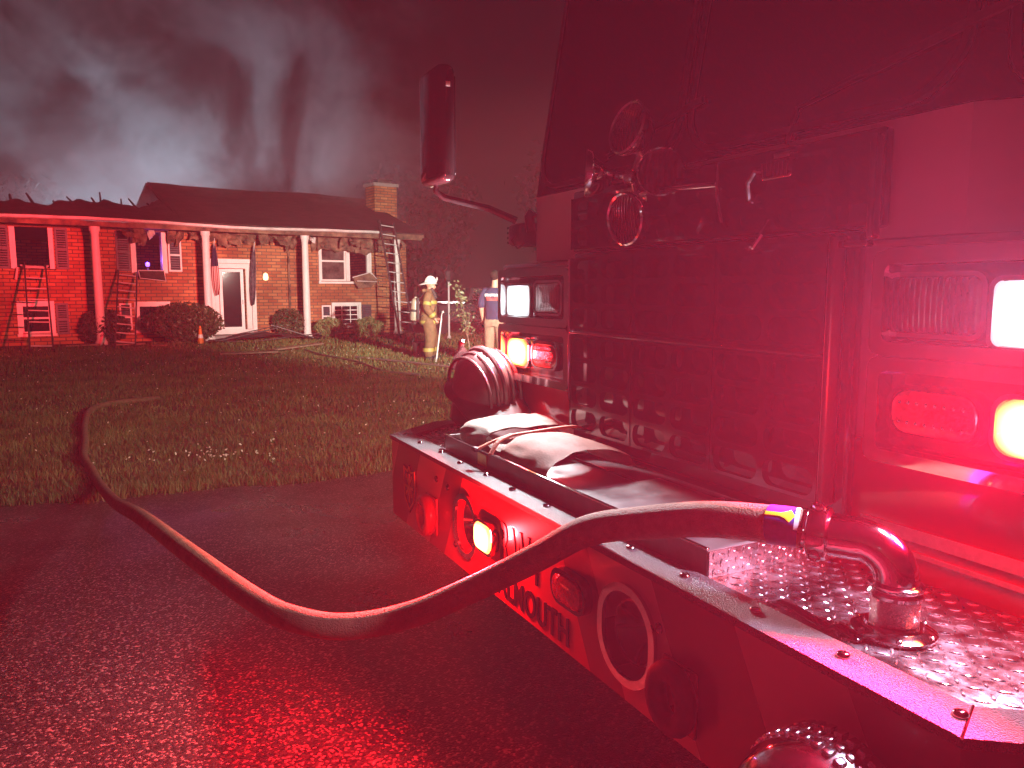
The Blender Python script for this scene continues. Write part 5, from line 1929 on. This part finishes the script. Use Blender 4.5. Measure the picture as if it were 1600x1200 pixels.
for p in ((0.05, 0.085, 0.011),):
    MB().box(p[0] - .014, p[0] + .014, p[1] - .004, p[1] + .012, p[2] - 0.006, p[2] + .008, bev=0.003).build('buckle', 'black_plastic', st_)


# ------------------------------------------------------------------ people
def limb(m, pts, rad, n=12, flat=1.0):
    P_ = spline([Vector(p) for p in pts], 5)
    rr = []
    K = len(pts) - 1
    for i in range(len(P_)):
        t = i / 5
        k = min(int(t), K - 1)
        rr.append(rad[k] + (rad[k + 1] - rad[k]) * (t - k))
    m.tube(P_, rr, n=n, flat=flat)
    m.ball(P_[0], rr[0] * .98, 10, 8); m.ball(P_[-1], rr[-1] * .98, 10, 8)


def torso(m, secs, n=20):
    """secs: (x, y, z, half depth, half width)"""
    vs, fs = [], []
    for x, y, z, a, b in secs:
        for k in range(n):
            t = 2 * math.pi * k / n
            c, s = math.cos(t), math.sin(t)
            vs.append((x + a * abs(c) ** .85 * (1 if c > 0 else -1), y + b * abs(s) ** .85 * (1 if s > 0 else -1), z))
    for i in range(len(secs) - 1):
        for k in range(n):
            fs.append((i * n + k, i * n + (k + 1) % n, (i + 1) * n + (k + 1) % n, (i + 1) * n + k))
    fs.append(tuple(range(n - 1, -1, -1))); fs.append(tuple((len(secs) - 1) * n + k for k in range(n)))
    m.add(vs, fs)


def hand(m, wrist, d, palm_n, curl=0.5):
    """palm and five bent fingers from the wrist along d; palm_n = direction the palm faces"""
    w, d, pn = Vector(wrist), Vector(d).normalized(), Vector(palm_n)
    pn = (pn - pn.dot(d) * d).normalized(); sd = d.cross(pn)
    limb(m, [w, w + d * 0.04, w + d * 0.085], [0.026, 0.034, 0.034], 10, 0.55)
    for k, L in enumerate((0.075, 0.088, 0.083, 0.066)):
        b = w + d * 0.085 + sd * (0.030 - 0.020 * k)
        p1 = b + (d * math.cos(curl * .6) + pn * math.sin(curl * .6)) * L * .45
        p2 = p1 + (d * math.cos(curl * 1.6) + pn * math.sin(curl * 1.6)) * L * .32
        p3 = p2 + (d * math.cos(curl * 2.5) + pn * math.sin(curl * 2.5)) * L * .25
        limb(m, [b, p1, p2, p3], [0.0095, 0.009, 0.0085, 0.0075], 7)
    b = w + d * 0.03 + sd * 0.03
    limb(m, [b, b + (d * .6 + sd * .7 + pn * .3).normalized() * 0.035, b + (d * .8 + sd * .5 + pn * .6).normalized() * 0.065], [0.013, 0.011, 0.009], 7)


def head(m, c, f=Vector((1, 0, 0)), s=1.0):
    """head with brow, nose, mouth, jaw and ears, looking along f"""
    c = Vector(c)
    f = f.normalized(); u = Vector((0, 0, 1)); u = (u - u.dot(f) * f).normalized(); l = u.cross(f)
    def pt(a, b, d): return c + (f * a + l * b + u * d) * s
    M = Matrix.Translation(c) @ Matrix((f * s, l * s, u * s)).transposed().to_4x4()
    def ell(cen, rad):
        q = MB().ball((0, 0, 0), 1, 16, 12)
        m.add([tuple(M @ (Vector((v[0] * rad[0], v[1] * rad[1], v[2] * rad[2])) + Vector(cen))) for v in q.v], q.f)
    ell((-0.008, 0, 0.03), (0.098, 0.077, 0.095))
    ell((0.018, 0, -0.045), (0.070, 0.060, 0.075))
    ell((0.055, 0, -0.095), (0.028, 0.034, 0.026))
    ell((0.078, 0, 0.020), (0.016, 0.052, 0.013))
    limb(m, [pt(0.088, 0, 0.008), pt(0.104, 0, -0.022), pt(0.108, 0, -0.036)], [0.009, 0.013, 0.015], 8)
    for sx in (-1, 1):
        ell((0.0, 0.078 * sx, -0.012), (0.020, 0.010, 0.032))
        ell((0.100, 0.012 * sx, -0.036), (0.008, 0.009, 0.007))
        ell((0.062, 0.040 * sx, -0.030), (0.022, 0.022, 0.022))
    ell((0.082, 0, -0.066), (0.014, 0.026, 0.007))
    ell((0.080, 0, -0.078), (0.014, 0.024, 0.008))


# --- firefighter in turnout gear with a white helmet, seen from the side
ff = empty('firefighter', (-1.78, 16.45, 0.0), R(8))
tag(ff, 'person in tan turnout gear, white helmet and air tank standing on the lawn', 'person')
body = MB()
head(body, (0.05, 0, 1.60), Vector((0.97, 0.05, -0.12)))
limb(body, [(0.0, 0, 1.40), (0.02, 0, 1.48), (0.035, 0, 1.55)], [0.075, 0.060, 0.060])
torso(body, [(0, 0, 0.88, .10, .15), (0, 0, 1.1, .10, .14), (0, 0, 1.3, .11, .17), (0, 0, 1.42, .08, .12)])
limb(body, [(0.0, -0.17, 1.38), (-0.02, -0.22, 1.12), (0.10, -0.20, 0.92)], [.06, .05, .035])
limb(body, [(0.0, 0.17, 1.38), (0.02, 0.22, 1.12), (0.14, 0.18, 0.95)], [.06, .05, .035])
hand(body, (0.12, -0.195, 0.90), (0.55, 0.05, -0.8), (0, 0.9, 0.1), 0.9)
hand(body, (0.16, 0.175, 0.94), (0.6, -0.2, -0.7), (0, -0.9, 0), 0.9)
limb(body, [(0, -.10, .88), (.02, -.11, .5), (-.02, -.11, .12)], [.10, .07, .05])
limb(body, [(0, .10, .88), (.05, .11, .5), (.05, .11, .12)], [.10, .07, .05])
remeshed('body', body, 'skin', ff, 0.010, 3)
coat = MB()
torso(coat, [(0.0, 0, 0.76, .195, .215), (0.0, 0, 0.90, .190, .215), (0.0, 0, 1.05, .175, .205), (0.0, 0, 1.22, .180, .215), (-0.01, 0, 1.36, .14, .20), (-0.01, 0, 1.44, .105, .14), (0.005, 0, 1.52, .088, .095)])
limb(coat, [(-0.01, -0.17, 1.38), (-0.05, -0.255, 1.14), (0.085, -0.21, 0.95)], [.095, .085, .068])
limb(coat, [(-0.01, 0.17, 1.38), (-0.01, 0.255, 1.14), (0.12, 0.19, 0.99)], [.095, .085, .068])
coat.box(-0.14, -0.06, -0.09, 0.09, 1.42, 1.53, bev=0.03)
co = remeshed('coat', coat, 'bunker_tan', ff, 0.014, 3)
trs = MB()
torso(trs, [(0, 0, 0.72, .14, .17), (0, 0, 0.86, .145, .18), (0, 0, .95, .13, .17)])
limb(trs, [(0, -.10, .82), (.03, -.115, .48), (-.01, -.115, .16)], [.15, .125, .105])
limb(trs, [(0, .10, .82), (.07, .12, .48), (.05, .12, .16)], [.15, .125, .105])
tr = remeshed('trousers', trs, 'bunker_tan', ff, 0.014, 3)
for sx, fx in ((-1, -0.01), (1, 0.05)):
    b = MB()
    limb(b, [(fx, .115 * sx, .20), (fx, .115 * sx, .08)], [.075, .07])
    limb(b, [(fx - .03, .115 * sx, .055), (fx + .07, .115 * sx, .05), (fx + .17, .115 * sx, .045)], [.055, .056, .046])
    b.box(fx - .085, fx + .215, .115 * sx - .05, .115 * sx + .05, 0.004, 0.03, bev=0.01)
    remeshed('boot', b, 'black_gear', ff, 0.012, 2)
    MB().lathe([(0.128, 0), (0.126, 0.075)], 24, Matrix.Translation((fx, .116 * sx, 0.20)), cap=False).build('reflective_band', 'bunker_trim', tr)


def band(parent, secs, n=28):
    m = MB(); vs, fs = [], []
    for x, y, z, a, b in secs:
        for k in range(n):
            t = 2 * math.pi * k / n
            c, s = math.cos(t), math.sin(t)
            vs.append((x + a * abs(c) ** .85 * (1 if c > 0 else -1), y + b * abs(s) ** .85 * (1 if s > 0 else -1), z))
    for k in range(n):
        fs.append((k, (k + 1) % n, n + (k + 1) % n, n + k))
    m.add(vs, fs).build('reflective_band', 'bunker_trim', parent)


band(co, [(0, 0, 1.205, .188, .222), (0, 0, 1.275, .180, .222)])
band(co, [(0, 0, .80, .202, .223), (0, 0, .855, .201, .223)])
for A, B, r in (((-0.045, -0.245, 1.17), (-0.033, -0.225, 1.235), .098), ((-0.006, 0.245, 1.17), (-0.008, 0.225, 1.235), .098), ((0.045, -0.225, 1.01), (0.085, -0.212, .955), .086), ((0.085, 0.21, 1.04), (0.12, 0.192, .995), .086)):
    MB().tube([A, B], r, n=18, cap=False).build('reflective_band', 'bunker_trim', co)
Mh2 = Matrix.Translation((0.045, 0, 1.625)) @ Matrix.Rotation(R(5), 4, 'Y')
helmet_parts(ff, Mh2, 'white_helmet', 'white_helmet', 'white_helmet', 0.98)
ck = MB().lathe([(0.02, 0), (0.075, 0.02), (0.085, 0.08), (0.085, 0.40), (0.075, 0.46), (0.03, 0.49), (0.025, 0.52)], 20, Matrix.Translation((-0.32, 0, 0.84)) @ Matrix.Rotation(R(6), 4, 'Y'))
at = ck.build('air_tank', 'tank_gray', ff)
MB().lathe([(0.035, 0), (0.04, 0.05), (0.02, 0.07)], 12, Matrix.Translation((-0.30, 0, 0.77))).build('tank_valve', 'black_gear', at)
MB().lathe([(0.0875, 0.20), (0.0875, 0.25)], 20, Matrix.Translation((-0.32, 0, 0.84)) @ Matrix.Rotation(R(6), 4, 'Y'), cap=False).build('tank_strap', 'black_gear', at)
MB().box(-0.255, -0.195, -0.13, 0.13, 0.86, 1.34, bev=0.02).build('harness_frame', 'black_gear', at)
for s in (-1, 1):
    MB().tube([(-0.19, .11 * s, 1.30), (-0.10, .13 * s, 1.46), (0.06, .13 * s, 1.43), (0.16, .11 * s, 1.20), (0.10, .2 * s, 1.0), (-0.18, .15 * s, .95)], 0.018, n=8, flat=0.5).build('harness_strap', 'black_gear', at)
MB().tube([(0.06, -0.07, 1.54), (0.12, -0.05, 1.43), (0.155, -0.03, 1.32)], [.03, .045, .04], n=10).build('face_mask', 'black_gear', ff)

pole = empty('pike_pole', (-1.50, 16.05, 0.0))
tag(pole, 'long pale pike pole held upright in front of the firefighter', 'pole')
MB().tube([(-0.09, -0.02, 0.0), (0.02, 0.21, 0.98)], 0.016, n=10).build('shaft', 'pole_white', pole)
MB().tube([(0.02, 0.21, 0.98), (0.03, 0.225, 1.05), (0.055, 0.22, 1.06), (0.06, 0.22, 1.02)], 0.009, n=8).build('hook', 'ladder_metal', pole)

# --- man in a navy T-shirt seen from behind
mn = empty('person', (-0.33, 14.85, 0.0), R(72))
tag(mn, 'person in a navy T-shirt and khaki trousers seen from behind', 'person')
body = MB()
head(body, (0.02, 0, 1.745), Vector((0.96, -0.28, -0.1)), 1.0)
limb(body, [(0.0, 0, 1.50), (0.005, 0, 1.58), (0.01, 0, 1.66)], [0.085, 0.064, 0.062])
torso(body, [(0, 0, 0.95, .11, .165), (0, 0, 1.15, .105, .155), (0, 0, 1.35, .12, .19), (0, 0, 1.50, .08, .13)])
limb(body, [(0, .20, 1.46), (-.02, .265, 1.20), (.05, .275, .98)], [.062, .052, .034])
limb(body, [(0, -.20, 1.46), (-.02, -.265, 1.20), (.05, -.275, .98)], [.062, .052, .034])
hand(body, (.055, .275, .96), (.1, 0, -1), (0.2, -1, 0), 0.45)
hand(body, (.055, -.275, .96), (.1, 0, -1), (0.2, 1, 0), 0.45)
limb(body, [(0, -.10, .95), (.01, -.12, .52), (-.01, -.13, .10)], [.11, .07, .05])
limb(body, [(0, .10, .95), (.03, .12, .52), (.02, .13, .10)], [.11, .07, .05])
remeshed('body', body, 'skin', mn, 0.010, 3)
sh_ = MB()
torso(sh_, [(0, 0, 0.93, .135, .195), (0, 0, 1.05, .13, .185), (0, 0, 1.2, .128, .19), (0, 0, 1.38, .138, .215), (-.005, 0, 1.48, .115, .19), (0, 0, 1.545, .085, .11)])
for s in (-1, 1):
    limb(sh_, [(0, .19 * s, 1.465), (-.012, .25 * s, 1.33), (-.018, .268 * s, 1.22)], [.085, .082, .080])
so_ = remeshed('shirt', sh_, 'navy_cotton', mn, 0.012, 3)
tr_ = MB()
torso(tr_, [(0, 0, 0.80, .14, .185), (0, 0, 0.90, .14, .18), (0, 0, 0.97, .125, .172)])
limb(tr_, [(0, -.10, .88), (.01, -.125, .50), (-.01, -.135, .07)], [.135, .10, .085])
limb(tr_, [(0, .10, .88), (.03, .125, .50), (.02, .135, .07)], [.135, .10, .085])
remeshed('trousers', tr_, 'khaki', mn, 0.014, 3)
hr = MB(); q = MB().ball((0, 0, 0), 1, 20, 14)
hr.add([(0.005 + v[0] * .106 - .014, v[1] * .083, 1.778 + v[2] * .098) for v in q.v if True], q.f)
ho = hr.build('hair', 'hair', mn)
ho.rotation_euler = (0, 0, 0)
for sx, fx in ((-1, -0.01), (1, 0.02)):
    b = MB()
    limb(b, [(fx - .03, .135 * sx, .06), (fx + .07, .135 * sx, .055), (fx + .17, .135 * sx, .045)], [.055, .055, .045])
    b.box(fx - .085, fx + .215, .135 * sx - .05, .135 * sx + .05, 0.004, 0.03, bev=0.01)
    remeshed('shoe', b, 'black_gear', mn, 0.012, 2)
BK = Matrix.Translation((-0.140, 0, 0)) @ Matrix(((0, 0, -1, 0), (-1, 0, 0, 0), (0, 1, 0, 0), (0, 0, 0, 1)))
text_part('shirt_print', 'STAFFORD', 0.066, 'shirt_white', so_, BK @ Matrix.Translation((0, 1.40, 0.0)), 0.004, 0.003, 0.95)
text_part('shirt_print', 'TELLER', 0.082, 'shirt_red', so_, BK @ Matrix.Translation((0, 1.325, 0.0)), 0.004, 0.003, 1.0)

# ------------------------------------------------------------------ floodlight behind the house, smoke, haze
fd = empty('flood_tower', hw(-1.5, 14.5, 0), HT)
tag(fd, 'floodlight stand behind the house lighting the smoke', 'floodlight')
MB().tube([(0, 0, 0), (0, 0, 2.2)], 0.04, n=10).build('mast', 'rail_dark', fd)
for a in (0, 120, 240):
    MB().tube([(0, 0, 0.5), (0.6 * math.cos(R(a)), 0.6 * math.sin(R(a)), 0.02)], 0.02, n=6).build('leg', 'rail_dark', fd)
MB().box(-0.35, 0.35, -0.1, 0.1, 2.2, 2.5, bev=0.02).build('lamp_head', 'black_plastic', fd)
light('flood_lamp', 'SPOT', (0, -0.12, 2.62), (-1.5, -6.0, 8.0), FLOOD_W, (0.58, 0.82, 1.0), fd, 1.1, 150, 0.9)


def smoke():
    x0, x1, y0, y1, z0, z1 = -17.0, 9.0, 2.3, 12.5, 3.3, 15.0
    m = bpy.data.materials.new('smoke')
    m.use_nodes = True
    nt = m.node_tree
    nt.nodes.clear()
    out = nt.nodes.new('ShaderNodeOutputMaterial')
    pv = nt.nodes.new('ShaderNodeVolumePrincipled')
    pv.inputs['Color'].default_value = (0.72, 0.70, 0.72, 1)
    pv.inputs['Anisotropy'].default_value = 0.25
    nt.links.new(pv.outputs[0], out.inputs['Volume'])
    tc = nt.nodes.new('ShaderNodeTexCoord')
    mp = nt.nodes.new('ShaderNodeMapping')
    mp.inputs['Scale'].default_value = (1, 1, 0.95)
    mp.inputs['Rotation'].default_value = (R(25), R(30), 0)
    mp.inputs['Location'].default_value = (3.1, 1.7, 0.4)
    nt.links.new(tc.outputs['Object'], mp.inputs['Vector'])
    n1 = nt.nodes.new('ShaderNodeTexNoise')
    n1.inputs['Scale'].default_value = 0.19
    n1.inputs['Detail'].default_value = 5.0
    n1.inputs['Roughness'].default_value = 0.55
    n1.inputs['Distortion'].default_value = 0.9
    nt.links.new(mp.outputs['Vector'], n1.inputs['Vector'])
    r = nt.nodes.new('ShaderNodeMapRange')
    r.interpolation_type = 'SMOOTHSTEP'
    r.inputs['From Min'].default_value = 0.43
    r.inputs['From Max'].default_value = 0.63
    r.inputs['To Min'].default_value = 0.004
    r.inputs['To Max'].default_value = 0.36
    nt.links.new(n1.outputs['Fac'], r.inputs['Value'])
    n2 = nt.nodes.new('ShaderNodeTexNoise')
    n2.inputs['Scale'].default_value = 0.55
    n2.inputs['Detail'].default_value = 2.0
    n2.inputs['Distortion'].default_value = 2.4
    nt.links.new(mp.outputs['Vector'], n2.inputs['Vector'])
    r2 = nt.nodes.new('ShaderNodeMapRange')
    r2.interpolation_type = 'SMOOTHSTEP'
    r2.inputs['From Min'].default_value = 0.38
    r2.inputs['From Max'].default_value = 0.60
    r2.inputs['To Min'].default_value = 0.6
    r2.inputs['To Max'].default_value = 1.25
    nt.links.new(n2.outputs['Fac'], r2.inputs['Value'])
    # thins out towards the sides and the top of the plume
    sp = nt.nodes.new('ShaderNodeSeparateXYZ')
    nt.links.new(tc.outputs['Object'], sp.inputs[0])
    def fade(sock, a, b, c=None, d=None):
        q = nt.nodes.new('ShaderNodeMapRange'); q.interpolation_type = 'SMOOTHSTEP'
        q.inputs['From Min'].default_value = a; q.inputs['From Max'].default_value = b
        nt.links.new(sock, q.inputs['Value'])
        return q.outputs['Result']
    fs_ = [r2.outputs['Result'], fade(sp.outputs['X'], x0 + .2, x0 + 5), fade(sp.outputs['X'], x1 - .2, x1 - 5.5), fade(sp.outputs['Y'], y0 + .1, y0 + 1.2), fade(sp.outputs['Y'], y1 - .1, y1 - 3), fade(sp.outputs['Z'], z1 - .1, z1 - 5)]
    cur = r.outputs['Result']
    for s in fs_:
        mu = nt.nodes.new('ShaderNodeMath'); mu.operation = 'MULTIPLY'
        nt.links.new(cur, mu.inputs[0]); nt.links.new(s, mu.inputs[1])
        cur = mu.outputs[0]
    nt.links.new(cur, pv.inputs['Density'])
    MATS['smoke'] = m
    b = MB().box(x0, x1, y0, y1, z0, z1).build('smoke', 'smoke', None, smooth=False)
    b.location = HO
    b.rotation_euler = (0, 0, HT)
    b['kind'] = 'stuff'
    tag(b, 'grey smoke billowing up from the burned roof of the house', 'smoke')


smoke()


def haze():  # volume added to stand in for lens glare from the lamps
    m = bpy.data.materials.new('haze')
    m.use_nodes = True
    nt = m.node_tree
    nt.nodes.clear()
    out = nt.nodes.new('ShaderNodeOutputMaterial')
    pv = nt.nodes.new('ShaderNodeVolumePrincipled')
    pv.inputs['Color'].default_value = (0.9, 0.9, 0.9, 1)
    pv.inputs['Density'].default_value = HAZE_D
    pv.inputs['Anisotropy'].default_value = 0.2
    nt.links.new(pv.outputs[0], out.inputs['Volume'])
    MATS['haze'] = m
    b = MB().box(-78, 78, -66, 90, -1.0, 16.5).build('haze', 'haze', None, smooth=False)
    b['kind'] = 'stuff'
    tag(b, 'thin smoky haze over the whole yard, added to carry the lamp glare', 'haze')


HAZE_D = 0.0017
haze()
